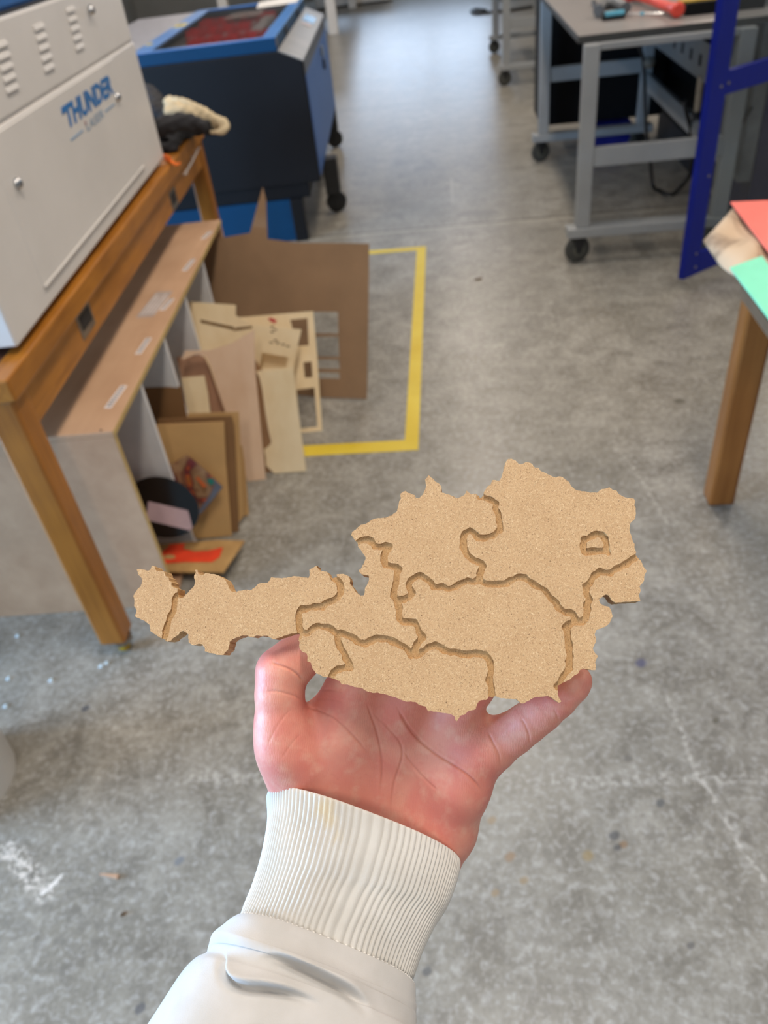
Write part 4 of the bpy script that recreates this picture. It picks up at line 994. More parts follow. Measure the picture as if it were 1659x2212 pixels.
OUT = (cv('A', '100,190 140,192 185,205 212,195 225,162 245,165 262,205 325,207 335,245 365,262 372,290 388,300 388,335 405,345 440,352 432,395 445,425 460,435 490,425 500,410 520,390 545,360 575,335 585,295 575,270 578,240 590,222 585,198 605,200 610,235 650,240 670,225 740,230 780,245 800,262 830,270 845,300 870,350 890,378 920,378 960,370 1010,360 1050,362 1080,345 1110,312 1160,305 1190,305 1205,285 1220,258 1260,262 1310,265 1360,260 1400,250 1450,252 1490,260 1530,260 1540,235 1535,195 1560,180 1590,162 1605,165')
 + cv('B', '265,925 290,965 360,975 375,1010 405,1028 440,1020 443,998 460,996 510,995 555,1015 565,1050 562,1075 585,1115 610,1150 655,1190 690,1185 700,1120 735,1060 730,1010 700,1003 665,995 640,970 665,940 690,890 705,850 690,820 660,780 635,745 630,710 600,680 578,650 585,615 620,595 655,555 710,545 750,515 790,497 850,490 895,487 935,470 985,430 1000,385 1005,345 1020,320 1015,275 1040,258 1065,250 1080,268 1110,272 1145,290 1150,310 1185,315 1215,280 1235,250 1245,215 1236,150 1255,125 1270,110 1300,135 1325,160 1360,185 1385,210 1380,262 1420,275 1470,290 1510,310 1540,315 1590,285 1610,250')
 + cv('C', '105,380 140,405 185,402 205,410 215,435 240,415 250,380 270,345 300,325 315,290 345,292 375,292 390,260 405,215 410,180 420,150 440,118 470,118 500,128 525,158 565,160 585,143 630,152 660,185 690,190 705,215 755,235 800,262 830,268 850,260 880,262 905,280 940,305 960,345 1000,372 1060,382 1110,392 1165,395 1200,365 1240,358 1270,350 1295,370 1325,375 1345,405 1385,425 1420,435 1465,440 1478,460 1472,490 1483,520 1483,570 1475,605 1440,640 1432,680 1435,715 1450,750 1460,790 1472,810 1475,850 1488,890 1525,945 1540,985 1572,1030 1555,1060 1550,1100 1540,1130 1515,1155 1520,1190 1510,1225')
 + cv('E', '1518,445 1420,452 1320,460 1290,440 1260,400 1235,390 1205,415 1185,435 1190,465 1220,485 1265,492 1285,520 1295,570 1280,600 1265,635 1235,655 1190,670 1160,685 1150,720 1160,750 1160,780 1145,805 1130,830 1140,855 1175,895 1160,925 1155,950 1162,965 1155,1010 1100,1005 1060,998 1030,1010 1015,1035 980,1050 950,1080 900,1110 860,1130 852,1140 850,1200 860,1240 872,1265 860,1275 835,1260 800,1235 770,1218 730,1222 700,1225 650,1235 610,1255 575,1280 550,1280 530,1262 515,1245 470,1245 400,1240 340,1222 315,1230 290,1225 265,1250 215,1255 195,1275 180,1325 150,1335 115,1345 95,1370 50,1380 35,1420 22,1424')
 + cv('D', '1505,1465 1500,1440 1460,1420 1420,1410 1370,1405 1310,1395 1265,1395 1245,1355 1190,1340 1165,1320 1110,1305 1070,1308 1010,1290 970,1270 900,1250 860,1240 800,1225 770,1230 725,1222 690,1200 660,1185 600,1175 550,1155 490,1155 470,1125 430,1110 385,1095 330,1088 300,1068 255,1050 225,1010 210,960 180,950 185,900 175,875 140,865 110,825 112,780 100,745 110,705')
 + cv('A', '1440,722 1370,730 1300,755 1240,775 1215,765 1190,745 1130,748 1100,742 1070,757 1040,755 1010,742 975,745 945,755 900,775 875,795 860,860 835,880 820,905 780,905 740,895 700,885 665,875 665,850 645,820 620,812 570,825 530,800 525,760 530,735 505,712 490,705 465,710 445,740 400,765 385,785 350,795 320,780 300,765 255,735 210,705 205,655 170,625 120,605 80,585 95,540 90,520 75,495 80,460 70,415 95,370 130,330 145,285 130,255 110,235'))
GROOVES = [
 cv('A', '423,415 415,480 405,530 375,580 360,640 340,700 328,765 318,815'),
 cv('D', '415,200 450,225 475,255 480,290 485,330 460,370 420,395 350,430 315,458 250,455 200,472 135,478 107,505 107,560 112,620 120,680 108,725'),
 cv('D', '122,690 185,690 240,650 280,630 340,638 390,660 440,688 500,705 560,725 600,745 650,780 700,790 760,760 800,735 870,742 930,762 990,787 1045,812 1080,850 1115,895 1150,895 1200,872 1260,828 1320,805 1370,818 1410,850 1460,862 1510,868 1560,882 1640,885') + cv('E', '60,880 130,882 200,868 250,885 280,920 300,960 308,1010 290,1070 292,1110 312,1160 312,1250'),
 cv('D', '445,690 460,770 480,820 515,880 525,930 560,970 570,1000 520,1005 455,1018 415,1045 402,1090 395,1120'),
 cv('B', '605,730 650,705 700,690 750,695 790,745 830,752 880,735 920,750 885,790 868,830 868,880 885,915 925,925 985,930 1005,950 985,1000 978,1060 962,1130 955,1190 985,1220 1040,1222 1090,1205 1122,1160 1095,1120 1088,1090 1110,1050 1150,1025 1200,1012 1250,1035 1295,1075 1310,1112 1350,1118 1400,1105 1430,1130 1490,1122 1560,1080') + cv('C', '115,1110 160,1115 210,1095'),
 cv('D', '965,370 1000,440 1005,500 1010,570 1035,595 1090,597 1145,598 1170,645 1190,690 1220,735 1175,780 1145,830 1120,890'),
 cv('C', '215,425 290,445 345,480 340,520 365,565 372,640 378,690 330,735 270,755 200,765 170,725 130,705 95,718 80,780 75,840 110,900 160,940 230,965 240,1000 215,1040 210,1090'),
 cv('E', '215,280 260,305 330,310 420,305 470,278 520,252 580,257 630,293 680,328 740,355 770,400 820,445 850,497 900,532 960,548 985,580 1000,610 1045,612 1080,580 1090,520 1085,470 1105,430 1080,380 1078,320 1110,290 1140,245 1190,208 1240,215 1280,215 1330,182 1390,152 1440,120 1490,92 1530,70'),
 cv('E', '990,590 940,640 912,662 925,720 938,800 945,880 938,940 945,985 910,1030 880,1072 862,1115 845,1150'),
 cv('C', '1055,770 1090,768 1130,742 1172,725 1210,742 1240,775 1248,815 1242,845 1250,875 1200,868 1130,868 1062,875 1052,840 1055,800 1055,770')]
step = 0.25
Lo = np.array([-128.0, -66.0]); GX, GY = int(262 / step), int(142 / step)
OUTm = np.array([bp(*p) for p in OUT]); lo_, hi_ = OUTm.min(0) - 3, OUTm.max(0) + 3
Lo = lo_; GX, GY = (np.ceil((hi_ - lo_) / step).astype(int) + 1)
gx = Lo[0] + step * np.arange(GX); gy = Lo[1] + step * np.arange(GY)
def seg_dist(field, a, b, reach):
    i0 = max(0, int((min(a[0], b[0]) - reach - Lo[0]) / step)); i1 = min(GX, int((max(a[0], b[0]) + reach - Lo[0]) / step) + 2)
    j0 = max(0, int((min(a[1], b[1]) - reach - Lo[1]) / step)); j1 = min(GY, int((max(a[1], b[1]) + reach - Lo[1]) / step) + 2)
    X, Y = np.meshgrid(gx[i0:i1], gy[j0:j1], indexing='ij'); ab = b - a
    t = np.clip(((X - a[0]) * ab[0] + (Y - a[1]) * ab[1]) / max(ab @ ab, 1e-9), 0, 1)
    d = np.hypot(X - a[0] - t * ab[0], Y - a[1] - t * ab[1]); field[i0:i1, j0:j1] = np.minimum(field[i0:i1, j0:j1], d)
def vnoise(scale, seed):
    r = np.random.RandomState(seed); w, h = int(GX * step / scale) + 3, int(GY * step / scale) + 3; g = r.rand(w, h)
    X = (gx - gx[0]) / scale; Y = (gy - gy[0]) / scale; i, j = X.astype(int), Y.astype(int); u, v = (X - i)[:, None], (Y - j)[None, :]
    u = u * u * (3 - 2 * u); v = v * v * (3 - 2 * v)
    return (g[np.ix_(i, j)] * (1 - u) * (1 - v) + g[np.ix_(i + 1, j)] * u * (1 - v) + g[np.ix_(i, j + 1)] * (1 - u) * v + g[np.ix_(i + 1, j + 1)] * u * v) - .5
dO = np.full((GX, GY), 3.0)
for i in range(len(OUTm)): seg_dist(dO, OUTm[i], OUTm[(i + 1) % len(OUTm)], 2.5)
ins = np.zeros((GX, GY), bool)
for j in range(GY):
    y = gy[j]; a = OUTm; b = np.roll(OUTm, -1, 0); m = (a[:, 1] > y) != (b[:, 1] > y)
    xs = np.sort(a[m, 0] + (y - a[m, 1]) / (b[m, 1] - a[m, 1]) * (b[m, 0] - a[m, 0]))
    for k in range(0, len(xs) - 1, 2): ins[(gx >= xs[k]) & (gx < xs[k + 1]), j] = True
dO = np.where(ins, dO, -dO) + .34 * vnoise(1.2, 3) + .2 * vnoise(.6, 5)
dG = np.full((GX, GY), 4.0)
for g in GROOVES:
    gm = np.array([bp(*p) for p in g])
    for i in range(len(gm) - 1): seg_dist(dG, gm[i], gm[i + 1], 3.5)
fP = np.minimum(dO, dG - 1.58 + .85 * vnoise(2.1, 11) + .25 * vnoise(.8, 13))
def contours(f):
    """closed zero loops of the sampled field, inside on the left"""
    seg = {}
    s = f > 0
    c = s[:-1, :-1] * 1 + s[1:, :-1] * 2 + s[1:, 1:] * 4 + s[:-1, 1:] * 8
    E = {1: [(3, 0)], 2: [(0, 1)], 3: [(3, 1)], 4: [(1, 2)], 5: [(3, 0), (1, 2)], 6: [(0, 2)], 7: [(3, 2)], 8: [(2, 3)], 9: [(2, 0)], 10: [(0, 1), (2, 3)], 11: [(2, 1)], 12: [(1, 3)], 13: [(1, 0)], 14: [(0, 3)]}
    def key(i, j, e): return (i, j, 0) if e == 0 else (i + 1, j, 1) if e == 1 else (i, j + 1, 0) if e == 2 else (i, j, 1)
    for i, j in np.argwhere((c > 0) & (c < 15)):
        for a, b in E[int(c[i, j])]: seg[key(i, j, b)] = key(i, j, a)
    def pt(k):
        i, j, ax = k; a = f[i, j]; b = f[i + 1, j] if ax == 0 else f[i, j + 1]; t = a / (a - b)
        return (gx[i] + step * t, gy[j]) if ax == 0 else (gx[i], gy[j] + step * t)
    loops = []
    while seg:
        k0, k = next(iter(seg.items())); loop = [k0]; del seg[k0]
        while k != k0:
            loop.append(k); k = seg.pop(k, k0)
        loops.append(np.array([pt(q) for q in loop]))
    return loops
def area(l): return .5 * np.sum(l[:, 0] * np.roll(l[:, 1], -1) - np.roll(l[:, 0], -1) * l[:, 1])
def thin(l, tol):
    """Douglas-Peucker on a closed loop"""
    n = len(l); keep = np.zeros(n, bool); far_ = int(np.argmax(np.hypot(*(l - l[0]).T))); keep[[0, far_]] = True
    st = [(0, far_), (far_, n)]; L = np.vstack([l, l[:1]])
    while st:
        a, b = st.pop()
        if b - a < 2: continue
        ab = L[b] - L[a]; q = L[a + 1:b] - L[a]; d = np.abs(ab[0] * q[:, 1] - ab[1] * q[:, 0]) / max(np.hypot(*ab), 1e-9); k = int(np.argmax(d))
        if d[k] > tol: keep[a + 1 + k] = True; st += [(a, a + 1 + k), (a + 1 + k, b)]
    return l[keep]
def inside(p, l):
    a, b = l, np.roll(l, -1, 0); m = (a[:, 1] > p[1]) != (b[:, 1] > p[1])
    return (np.sum(a[m, 0] + (p[1] - a[m, 1]) / (b[m, 1] - a[m, 1]) * (b[m, 0] - a[m, 0]) > p[0]) % 2) == 1
def regions(f, tol=.05, amin=3.0):
    L = [thin(l, tol) for l in contours(f)]; L = [l for l in L if len(l) > 3 and abs(area(l)) > amin]
    sg = np.sign(area(max(L, key=lambda l: abs(area(l)))))
    outs = [l if sg > 0 else l[::-1] for l in L if np.sign(area(l)) == sg]; hol = [l for l in L if np.sign(area(l)) != sg]; res = [[o] for o in outs]
    for h in hol:
        c = [r for r in res if inside(h[0], r[0])]
        if c: min(c, key=lambda r: abs(area(r[0]))).append(h)
    return res
def turned(nt, v, sc, r):
    a = nt.nodes.new('ShaderNodeMapping'); a.inputs['Rotation'].default_value = (0, 0, r); nt.links.new(v, a.inputs[0])
    b = nt.nodes.new('ShaderNodeMapping'); b.inputs['Scale'].default_value = sc; b.inputs['Location'].default_value = (r * 17, r * 31, 0); nt.links.new(a.outputs[0], b.inputs[0]); return b.outputs[0]
def mdf(name, ca, cb, fleck, dark, fine=1.0):
    m, nt, b = base_mat(name); v = coords(nt)
    n1 = noise(nt, v, 60, 3); n2 = noise(nt, v, 1500, 3, .75)
    c = mixc(nt, math_(nt, 'ADD', math_(nt, 'MULTIPLY', ramp(nt, n2, .35, .65), .6), math_(nt, 'MULTIPLY', ramp(nt, n1, .3, .7), .4)), lin(ca), lin(cb))
    for i, (r, sc, lo, k) in enumerate(((.35, (480, 3400, 300), .665, .6), (1.45, (500, 3600, 300), .67, .6), (2.45, (460, 3400, 300), .67, .6), (.9, (650, 3000, 300), .65, .45), (2.0, (650, 3000, 300), .65, .45), (2.8, (520, 3200, 300), .66, .5))):
        f = noise(nt, turned(nt, v, sc, r), 1.0, 1, .4, .7)
        c = mixc(nt, math_(nt, 'MULTIPLY', ramp(nt, f, lo, lo + .06), k), c, lin(fleck))
    for i, (r, sc, lo, k) in enumerate(((.8, (900, 2800, 300), .66, .55), (2.2, (900, 2800, 300), .665, .55), (1.3, (1500, 1500, 300), .68, .85))):
        f = noise(nt, turned(nt, v, sc, r + .2), 1.0, 1, .4, .5)
        c = mixc(nt, math_(nt, 'MULTIPLY', ramp(nt, f, lo, lo + .05), k), c, lin(dark))
    nt.links.new(c, b.inputs['Base Color']); b.inputs['Roughness'].default_value = .62; b.inputs['Specular IOR Level'].default_value = .25
    bump(nt, b, n2, .25, .0004); return m
FACE = mdf('fibreboard_face', (188, 148, 104), (208, 169, 124), (236, 208, 164), (120, 88, 58))
CUT = mdf('fibreboard_routed', (176, 136, 90), (200, 160, 110), (220, 184, 134), (120, 88, 54))
Mloc = Matrix.Identity(4)
for i, ax in enumerate((R @ ex, R @ ey, R @ -NC)):
    for j in range(3): Mloc[j][i] = float(ax[j])
pw = c2w(PC0)
for j in range(3): Mloc[j][3] = float(pw[j])
def board_mesh(name, reg, z0, z1, mats):
    loops = [np.column_stack([l / 1000, np.zeros(len(l))]) for l in reg]
    tris = tessellate_polygon([[Vector(p) for p in l] for l in loops]); flat = np.vstack(loops); n = len(flat)
    vs = np.vstack([flat + [0, 0, z1], flat + [0, 0, z0]]); fs = []; mi = []
    for t in tris:
        a, b, c = flat[t[0]], flat[t[1]], flat[t[2]]
        if (b - a)[0] * (c - a)[1] - (b - a)[1] * (c - a)[0] < 0: t = t[::-1]
        fs.append(tuple(t)); mi.append(0); fs.append(tuple(i + n for i in reversed(t))); mi.append(0)
    k = 0
    for l in loops:
        m = len(l)
        for i in range(m): j = (i + 1) % m; fs.append((k + i, k + i + n, k + j + n, k + j)); mi.append(1)
        k += m
    me = bpy.data.meshes.new(name); me.from_pydata([tuple(map(float, v)) for v in vs], [], fs)
    for q in mats: me.materials.append(q)
    me.polygons.foreach_set('material_index', mi); me.update()
    o = bpy.data.objects.new(name, me); COL.objects.link(o); return o
rB = regions(dO, amin=40)
rB = [max(rB, key=lambda r: abs(area(r[0])))]
board = board_mesh('map_board', rB[0], -THK, -GRV, (CUT, CUT))
tag(board, 'routed fibreboard cut as a country outline with carved province borders, held in the hand', 'board')
board.matrix_world = Mloc
for r in regions(fP, amin=4.0):
    p = board_mesh('province', r, -GRV, 0.0, (FACE, CUT)); p.parent = board
# ------------------------------------------------------------------ the person: left hand, ribbed cuff and sleeve
def bd(px, py, r, lift=0.0): return cam(px, py, back_dep(px, py, r + lift))
PALM = []; MM = .001
def ch(*pts): return [(cam(px, py, d), r * MM) for px, py, d, r in pts]
palm = [
 ch((745, 1800, .392, 13), (765, 1560, .388, 13.5), (768, 1492, .386, 12)),
 ch((800, 1810, .394, 14), (850, 1600, .391, 13.5), (868, 1510, .388, 12)),
 ch((850, 1820, .394, 14), (930, 1620, .391, 13), (975, 1558, .386, 11.5)),
 ch((900, 1820, .392, 14), (985, 1680, .387, 13), (1030, 1612, .3815, 10.5)),
 ch((702, 1790, .398, 16.5), (660, 1700, .3905, 17), (638, 1645, .383, 16), (613, 1602, .3775, 13.8)),        # thenar
 ch((690, 1590, .388, 9), (690, 1558, .387, 9), (748, 1500, .387, 9.5)),
 ch((705, 1760, .396, 16), (740, 1600, .386, 13)),
 ch((925, 1860, .398, 15), (948, 1785, .391, 18.5), (985, 1700, .3835, 15), (1022, 1640, .382, 12)),  # hypothenar
 ch((690, 1830, .400, 18), (720, 1880, .397, 18), (700, 1990, .384, 19), (660, 2120, .362, 24), (600, 2320, .335, 28)),
 ch((905, 1862, .400, 17), (860, 1930, .394, 18), (790, 2060, .380, 19), (740, 2160, .360, 24), (680, 2340, .335, 28)),
]
def fin(*pts): return [(p, r * MM) for p, r in pts]
fingers = [
 [(cam(760, 1520, .387), .0125), (bd(782, 1440, .011, .003), .0108), (bd(812, 1380, .0105, .004), .0105), (bd(845, 1325, .0095, .001), .0096), (bd(872, 1275, .009, .0), .0088), (bd(886, 1250, .008, .0), .0078)],
 [(cam(868, 1525, .388), .0125), (bd(908, 1430, .011, .004), .011), (bd(936, 1375, .0105, .005), .0106), (bd(975, 1318, .0095, .001), .0097), (bd(1008, 1270, .009, .0), .009), (bd(1025, 1248, .008, .0), .0078)],
 [(cam(975, 1560, .386), .0118), (bd(1022, 1480, .0105, .004), .0104), (bd(1052, 1428, .010, .005), .0100), (bd(1095, 1380, .009, .001), .0092), (bd(1130, 1340, .0085, .0), .0085), (bd(1147, 1322, .0075, .0), .0074)],
 [(cam(1030, 1624, .3815), .0108), (cam(1074, 1607, .3790), .0102), (cam(1108, 1584, .3755), .0098), (cam(1140, 1561, .3715), .0091), (cam(1172, 1538, .3685), .0086), (cam(1206, 1510, .3650), .0080), (cam(1236, 1481, .3625), .0074), (cam(1246, 1469, .3618), .0070)],
 [(cam(618, 1618, .3775), .0142), (cam(608, 1560, .3765), .0126), (cam(604, 1500, .3755), .0114), (cam(608, 1452, .3765), .0120), (cam(640, 1424, .379), .0112), (bd(676, 1396, .0098, .0), .0098), (bd(704, 1374, .0085, .0), .0085)],
]
hh = .00078
allp = [p for c in palm[:7] + fingers for p, r in c] + [cam(640, 2030, .36), cam(860, 2000, .37)]
lo, hi = np.min(allp, 0) - .026, np.max(allp, 0) + .026
G = grid_for(lo, hi, hh); shp = G.shape[:3]; G = G.reshape(-1, 3)
def chain_d(c, k):
    d = None
    for (a, ra), (b, rb) in zip(c[:-1], c[1:]):
        e = capsule(G, a, b, ra, rb); d = e if d is None else smin(d, e, k)
    return d
D = None
for c in palm:
    e = chain_d(c, .006); D = e if D is None else smin(D, e, .011)
for i, c in enumerate(fingers):
    e = chain_d(c, .0035); D = smin(D, e, .009 if i < 4 else .005)
D = D.reshape(shp)
D[[0, -1]] = .01; D[:, [0, -1]] = .01; D[:, :, [0, -1]] = .01       # cap the forearm inside the sleeve
V, Q = surface_nets(D, lo, hh); V = laplace(V, Q, 6, .5)
def halve(V, Q):
    E = np.sort(np.concatenate([Q[:, [0, 1]], Q[:, [1, 2]], Q[:, [2, 3]], Q[:, [3, 0]]]), 1)
    u, inv = np.unique(E[:, 0] * (len(V) + 1) + E[:, 1], return_inverse=True); a, b = u // (len(V) + 1), u % (len(V) + 1)
    n, m = len(V), len(Q); mid = inv.reshape(4, m).T + n; cen = n + len(u) + np.arange(m)
    W_ = np.concatenate([V, (V[a] + V[b]) / 2, V[Q].mean(1)])
    return W_, np.concatenate([np.stack([Q[:, i], mid[:, i], cen, mid[:, i - 1]], 1) for i in range(4)])
V, Q = halve(V, Q); V = laplace(V, Q, 3, .5)
del G, D
# creases: soft furrows pressed into the skin along the lines of the palm
def ln_(x0, y0, k, s): v = [float(t) for t in s.replace(',', ' ').split()]; return np.array([(x0 + v[i] / k, y0 + v[i + 1] / k) for i in range(0, len(v), 2)])
FK, GK = (520, 1340, 4.366), (820, 1420, 3.456)
CREASE = [(ln_(*FK, '600,830 700,838 860,915 1000,1030 1100,1130 1190,1240'), .75, .8), (ln_(*FK, '1190,780 1230,900 1270,1010 1305,1150 1328,1300 1330,1450 1315,1650'), .8, .75),
 (ln_(*FK, '1240,870 1400,1030 1500,1150 1525,1270 1490,1400 1440,1560 1410,1834'), .6, .75), (ln_(*FK, '1500,880 1580,1000 1700,1140') , .7, .8),
 (ln_(*GK, '130,370 180,470 250,575 330,650 420,720 550,800 650,870 720,940 770,1010'), .9, .8), (ln_(*GK, '180,700 260,820 350,920 430,990'), .5, .8),
 (ln_(*FK, '300,400 350,418 450,455 520,500 560,540 585,570'), .8, .8), (ln_(*FK, '230,672 330,668 430,690 520,720 590,770'), .4, .9), (ln_(*FK, '470,840 400,920 330,1020 250,1190'), .2, .8),
 (ln_(*FK, '580,1060 500,1140 440,1220 390,1300'), .2, .8), (ln_(*GK, '810,560 850,640 890,730 900,830'), .45, .8), (ln_(*GK, '1060,460 1085,500 1112,570 1120,640'), .4, .8), (ln_(*GK, '1300,390 1320,420 1335,470'), .25, .8),
 (ln_(*FK, '660,690 800,655 900,670 980,700'), .3, .9), (ln_(*FK, '700,745 850,745 980,790'), .25, .9)]
px = CX + F * V[:, 0] / V[:, 2]; py = CY + F * V[:, 1] / V[:, 2]; PXY = np.column_stack([px, py]); NN = vnormals(V, Q)
front = np.clip(-NN[:, 2] * 2.0, 0, 1); disp = np.zeros(len(V)); crs = np.zeros(len(V))
for pl, dep, sg in CREASE:
    pl = crom(pl, 30); d = np.full(len(V), 1e9)
    lo2, hi2 = pl.min(0) - 40, pl.max(0) + 40; m = np.where(((PXY > lo2) & (PXY < hi2)).all(1) & (front > 0))[0]; tt = np.zeros(len(m)); dd = np.full(len(m), 1e9)
    for i in range(len(pl) - 1):
        a, b = pl[i], pl[i + 1]; ab = b - a; t = np.clip(((PXY[m] - a) @ ab) / (ab @ ab), 0, 1); e = np.linalg.norm(PXY[m] - a - t[:, None] * ab, axis=1)
        up = e < dd; dd[up] = e[up]; tt[up] = (i + t[up]) / (len(pl) - 1)
    fade = np.clip(np.minimum(tt, 1 - tt) * 7, 0.15, 1); s = sg * 3.1
    disp[m] += .6 * dep * MM * (-np.exp(-(dd / s) ** 2) + .16 * np.exp(-((dd - 2.6 * s) / (1.6 * s)) ** 2)) * fade
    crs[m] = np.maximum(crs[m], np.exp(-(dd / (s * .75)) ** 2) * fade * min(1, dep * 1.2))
V = V + NN * (disp * front)[:, None]
def skin_mat():
    m, nt, b = base_mat('skin'); v = coords(nt)
    n1 = noise(nt, v, 38, 3, .55, .4); n2 = noise(nt, v, 120, 3); n3 = noise(nt, v, 1600, 3, .6); n4 = noise(nt, v, 260, 4, .6, 1.0)
    c = mixc(nt, ramp(nt, n1, .36, .64), lin((229, 155, 134)), lin((223, 133, 118)))
    c = mixc(nt, math_(nt, 'MULTIPLY', ramp(nt, n2, .5, .7), .45), c, lin((234, 180, 156)))
    c = mixc(nt, math_(nt, 'MULTIPLY', ramp(nt, n4, .56, .72), .18), c, lin((198, 112, 100)))
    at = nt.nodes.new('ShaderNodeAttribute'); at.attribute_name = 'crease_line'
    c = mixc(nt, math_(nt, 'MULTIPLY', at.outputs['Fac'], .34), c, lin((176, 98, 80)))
    nt.links.new(c, b.inputs['Base Color']); b.inputs['Roughness'].default_value = .46; b.inputs['Specular IOR Level'].default_value = .4
    b.inputs['Subsurface Weight'].default_value = .12; b.inputs['Subsurface Radius'].default_value = (1.0, .35, .2); b.inputs['Subsurface Scale'].default_value = .004
    w = nt.nodes.new('ShaderNodeTexWave'); w.inputs['Scale'].default_value = 420; w.inputs['Distortion'].default_value = 9; w.inputs['Detail'].default_value = 2; w.inputs['Detail Scale'].default_value = .5
    nt.links.new(v, w.inputs[0])
    bump(nt, b, math_(nt, 'ADD', math_(nt, 'MULTIPLY', n3, .6), math_(nt, 'MULTIPLY', w.outputs['Fac'], .35)), .17, .0005); return m
hand_o = c2w(cam(800, 1750, .385))
me = bpy.data.meshes.new('person'); me.from_pydata([tuple(q) for q in (c2w(V) - hand_o)], [], [tuple(map(int, f)) for f in Q])
me.materials.append(skin_mat()); me.polygons.foreach_set('use_smooth', [True] * len(me.polygons))
at = me.attributes.new('crease_line', 'FLOAT', 'POINT'); at.data.foreach_set('value', crs.astype(np.float32))
bm = bmesh.new(); bm.from_mesh(me); bmesh.ops.recalc_face_normals(bm, faces=bm.faces); bm.to_mesh(me); bm.free()
person = bpy.data.objects.new('person', me); COL.objects.link(person); person.location = tuple(map(float, hand_o))
tag(person, 'left hand and forearm of a person in a white sweatshirt sleeve holding the board', 'person')
def part_mesh(name, Vc, faces, m):
    me = bpy.data.meshes.new(name); me.from_pydata([tuple(q) for q in (c2w(Vc) - hand_o)], [], faces); me.materials.append(m)
    me.polygons.foreach_set('use_smooth', [True] * len(me.polygons))
    bm = bmesh.new(); bm.from_mesh(me); bmesh.ops.recalc_face_normals(bm, faces=bm.faces); bm.to_mesh(me); bm.free()
    o = bpy.data.objects.new(name, me); COL.objects.link(o); o.parent = person; return o
def ringset(stn, n, nseg, ratio):
    """stations (left px, right px, depth) -> ring centres, half-width vectors, depth vectors"""
    A = np.array([np.concatenate([cam(*l, d), cam(*r, d)]) for l, r, d in stn]); S = crom(A, n)
    L, Rr = S[:, :3], S[:, 3:]; C = (L + Rr) / 2; a = (Rr - L) / 2; T = np.gradient(C, axis=0)
    b = np.cross(a, T); b /= np.linalg.norm(b, axis=1)[:, None]; b[b[:, 2] > 0] *= -1
    rat = np.interp(np.linspace(0, 1, n), np.linspace(0, 1, len(ratio)), ratio)
    b = b * (np.linalg.norm(a, axis=1) * rat)[:, None]
    return C, a, b
def loft(C, a, b, th, off):
    """off(i, theta) -> outward offset array"""
    P = []
    for i in range(len(C)):
        ct, st = np.cos(th), np.sin(th); ct = np.sign(ct) * np.abs(ct) ** .78; st = np.sign(st) * np.abs(st) ** .78; d = ct[:, None] * a[i] + st[:, None] * b[i]
        nn = ct[:, None] * a[i] / (a[i] @ a[i]) + st[:, None] * b[i] / (b[i] @ b[i]); nn /= np.linalg.norm(nn, axis=1)[:, None]
        P.append(C[i] + d + nn * off(i)[:, None])
    return np.array(P)
def grid_faces(n, k): return [(i * k + j, i * k + (j + 1) % k, (i + 1) * k + (j + 1) % k, (i + 1) * k + j) for i in range(n - 1) for j in range(k)]
def cloth(name, ca, cb, stain=False):
    m, nt, b = base_mat(name); v = coords(nt); n1 = noise(nt, v, 45, 3); n2 = noise(nt, v, 2200, 2)
    c = mixc(nt, ramp(nt, n1, .35, .65), lin(ca), lin(cb))
    if stain:
        for q, r, k in stain:
            vm = nt.nodes.new('ShaderNodeVectorMath'); vm.operation = 'DISTANCE'; nt.links.new(v, vm.inputs[0]); vm.inputs[1].default_value = tuple(map(float, q))
            c = mixc(nt, math_(nt, 'MULTIPLY', ramp(nt, math_(nt, 'ADD', vm.outputs['Value'], math_(nt, 'MULTIPLY', noise(nt, v, 160, 2), .004)), r + .004, .001), k), c, lin((214, 190, 130)))
    nt.links.new(c, b.inputs['Base Color']); b.inputs['Roughness'].default_value = .9; b.inputs['Specular IOR Level'].default_value = .15
    b.inputs['Sheen Weight'].default_value = .15
    bump(nt, b, n2, .25, .0004); return m
# ribbed cuff
CU = [((577, 1708), (985, 1866), .3850), ((579, 1764), (984, 1892), .3800), ((571, 1819), (974, 1929), .3745), ((560, 1870), (957, 1971), .3695), ((545, 1920), (932, 2012), .3640), ((528, 1960), (906, 2062), .3590), ((512, 1996), (876, 2140), .3530)]
NR, NS = 84, 1400
C, a, b = ringset(CU, NR, NS, [.60, .60, .58, .55])
th = np.linspace(0, 2 * np.pi, NS, endpoint=False)
NRIB = 104
ph = NRIB * th
rib = np.abs(np.sin(ph / 2)) ** .8
def cuff_off(i):
    u = i / (NR - 1); hem = np.clip(i / 4, 0, 1)
    w = .0006 * np.sin(5 * th + 7 * u) * u + .0012 * np.clip(u - .75, 0, 1) * np.sin(9 * th + 2)
    return .00095 * (rib - .5) * (.12 + .88 * hem) - .0022 * (1 - np.sqrt(1 - (1 - hem) ** 2 + 1e-9)) + w
P = loft(C, a, b, th, cuff_off)
# hem turned inside
Pi = [P[0] + (C[0] - P[0]) * f + (C[4] - C[0]) * g for f, g in ((.045, .10), (.06, .5), (.06, 2.0))]
P = np.concatenate([np.array(Pi[::-1]), P]); n = len(P)
st = [(c2w(cam(pxx, pyy, .3585)) - hand_o, r, k) for pxx, pyy, r, k in ((704, 1735, .0040, .4), (700, 1750, .0045, .4), (712, 1775, .003, .5), (731, 1812, .0042, .75), (733, 1800, .0030, .55))]
part_mesh('sweatshirt_cuff', P.reshape(-1, 3), grid_faces(n, NS), cloth('white_rib_knit', (200, 196, 188), (210, 207, 200), st))
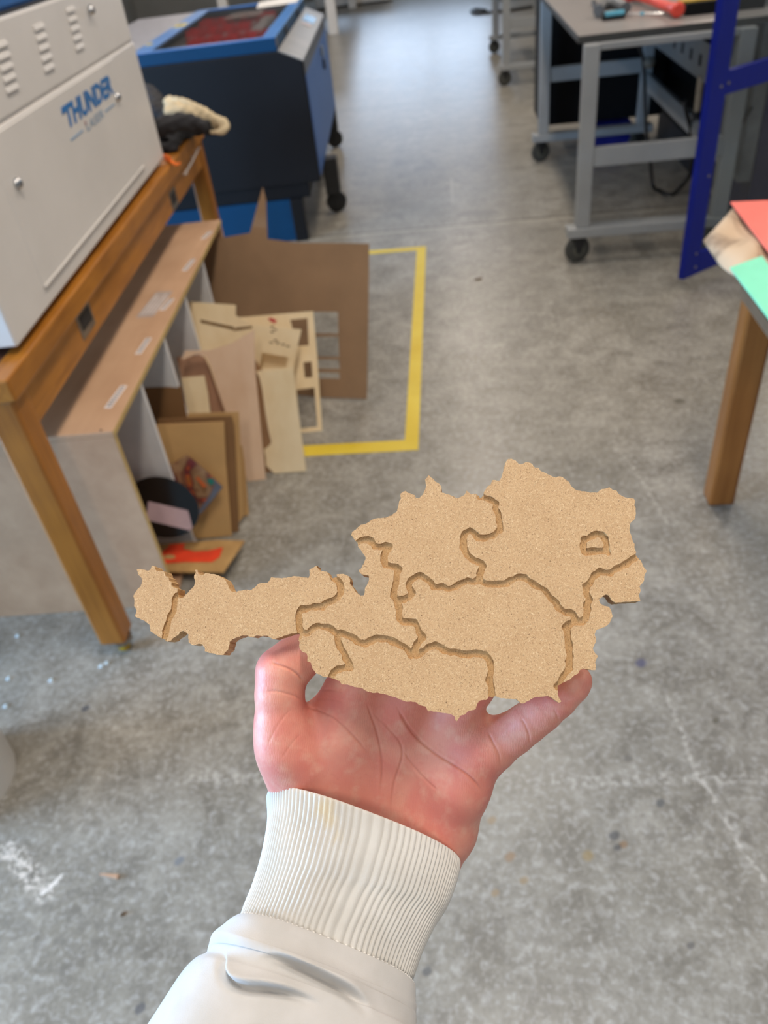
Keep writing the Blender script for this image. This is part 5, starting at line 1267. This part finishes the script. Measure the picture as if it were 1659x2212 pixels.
# sleeve below the seam, with the rolled fold
SL = [((514, 1990), (878, 2136), .3535), ((490, 1998), (880, 2152), .3515), ((462, 2018), (882, 2172), .3490), ((454, 2044), (884, 2192), .3465), ((452, 2060), (888, 2212), .3445), ((432, 2074), (892, 2240), .3420), ((404, 2106), (900, 2275), .3380), ((356, 2180), (915, 2350), .3300), ((270, 2310), (940, 2480), .3180), ((150, 2500), (970, 2700), .300), ((20, 2720), (1000, 2950), .280)]
NR2, NS2 = 150, 420
C, a, b = ringset(SL, NR2, NS2, [.60, .62, .62, .62, .62, .60, .60])
th2 = np.linspace(0, 2 * np.pi, NS2, endpoint=False)
P = loft(C, a, b, th2, lambda i: np.zeros(NS2) + .0016 * min(1, i / 5) + .001 * np.sin(3 * th2 + i * .05))
Pf = P.reshape(-1, 3); sx = CX + F * Pf[:, 0] / Pf[:, 2]; sy = CY + F * Pf[:, 1] / Pf[:, 2]
HK = (320, 1680, 2.37)
FOLD = [(ln_(*HK, '372,880 385,930 390,985 425,1045 500,1072 600,1080 700,1098 800,1130 880,1170'), 5.4, 8), (ln_(*HK, '560,930 640,925 720,945 830,995 930,1045 1020,1095 1090,1160 1140,1230'), 5.4, 9)]
nnv = Pf - np.repeat(C, NS2, 0); nnv /= np.linalg.norm(nnv, axis=1)[:, None]; ds = np.zeros(len(Pf)); fr = nnv[:, 2] < .2
S2 = np.column_stack([sx, sy])
for pl, dep, s in FOLD:
    pl = crom(pl, 24); dd = np.full(len(Pf), 1e9); tt = np.zeros(len(Pf)); sd = np.zeros(len(Pf))
    for i in range(len(pl) - 1):
        A_, B_ = pl[i], pl[i + 1]; ab = B_ - A_; t = np.clip(((S2 - A_) @ ab) / (ab @ ab), 0, 1); w_ = S2 - A_ - t[:, None] * ab; e = np.linalg.norm(w_, axis=1)
        up = e < dd; dd[up] = e[up]; tt[up] = (i + t[up]) / (len(pl) - 1); sd[up] = (ab[0] * w_[up, 1] - ab[1] * w_[up, 0])
    fade = np.clip(np.minimum(tt, 1 - tt) * 2.6, 0, 1); fade = fade * fade * (3 - 2 * fade)
    # the upper side rolls over, the furrow lies just below it
    prof = np.where(sd < 0, -np.exp(-(dd / (s * .8)) ** 2) + .95 * (1 - np.exp(-(dd / s) ** 2)) * np.exp(-(dd / (3.2 * s)) ** 2), -np.exp(-(dd / (s * 1.4)) ** 2))
    ds += dep * MM * prof * fade * fr
# stitched seam along the cuff
Pf = Pf + nnv * ds[:, None]
part_mesh('sweatshirt_sleeve', Pf, grid_faces(NR2, NS2), cloth('white_sweatshirt', (190, 187, 182), (200, 197, 193)))
mb = MB(); NSQ = 110
ths = np.linspace(0, 2 * np.pi, 240, endpoint=False)
k = 3
vs = []
for t0 in np.linspace(0, 2 * np.pi, NSQ, endpoint=False):
    j = int(t0 / (2 * np.pi) * NS2); c = P[2, j]; nx = P[2, (j + 2) % NS2]; d = (nx - c); o_ = nnv[2 * NS2 + j]
    mb.tube([c + o_ * .0002 - d * .0, c + d * .35 + o_ * .0007, c + d * .75 + o_ * .0002], .00038, 5)
o = part_mesh('seam_stitching', np.array(mb.v), mb.f, cloth('white_thread', (232, 228, 220), (240, 237, 230)))
o.parent = bpy.data.objects['sweatshirt_sleeve']
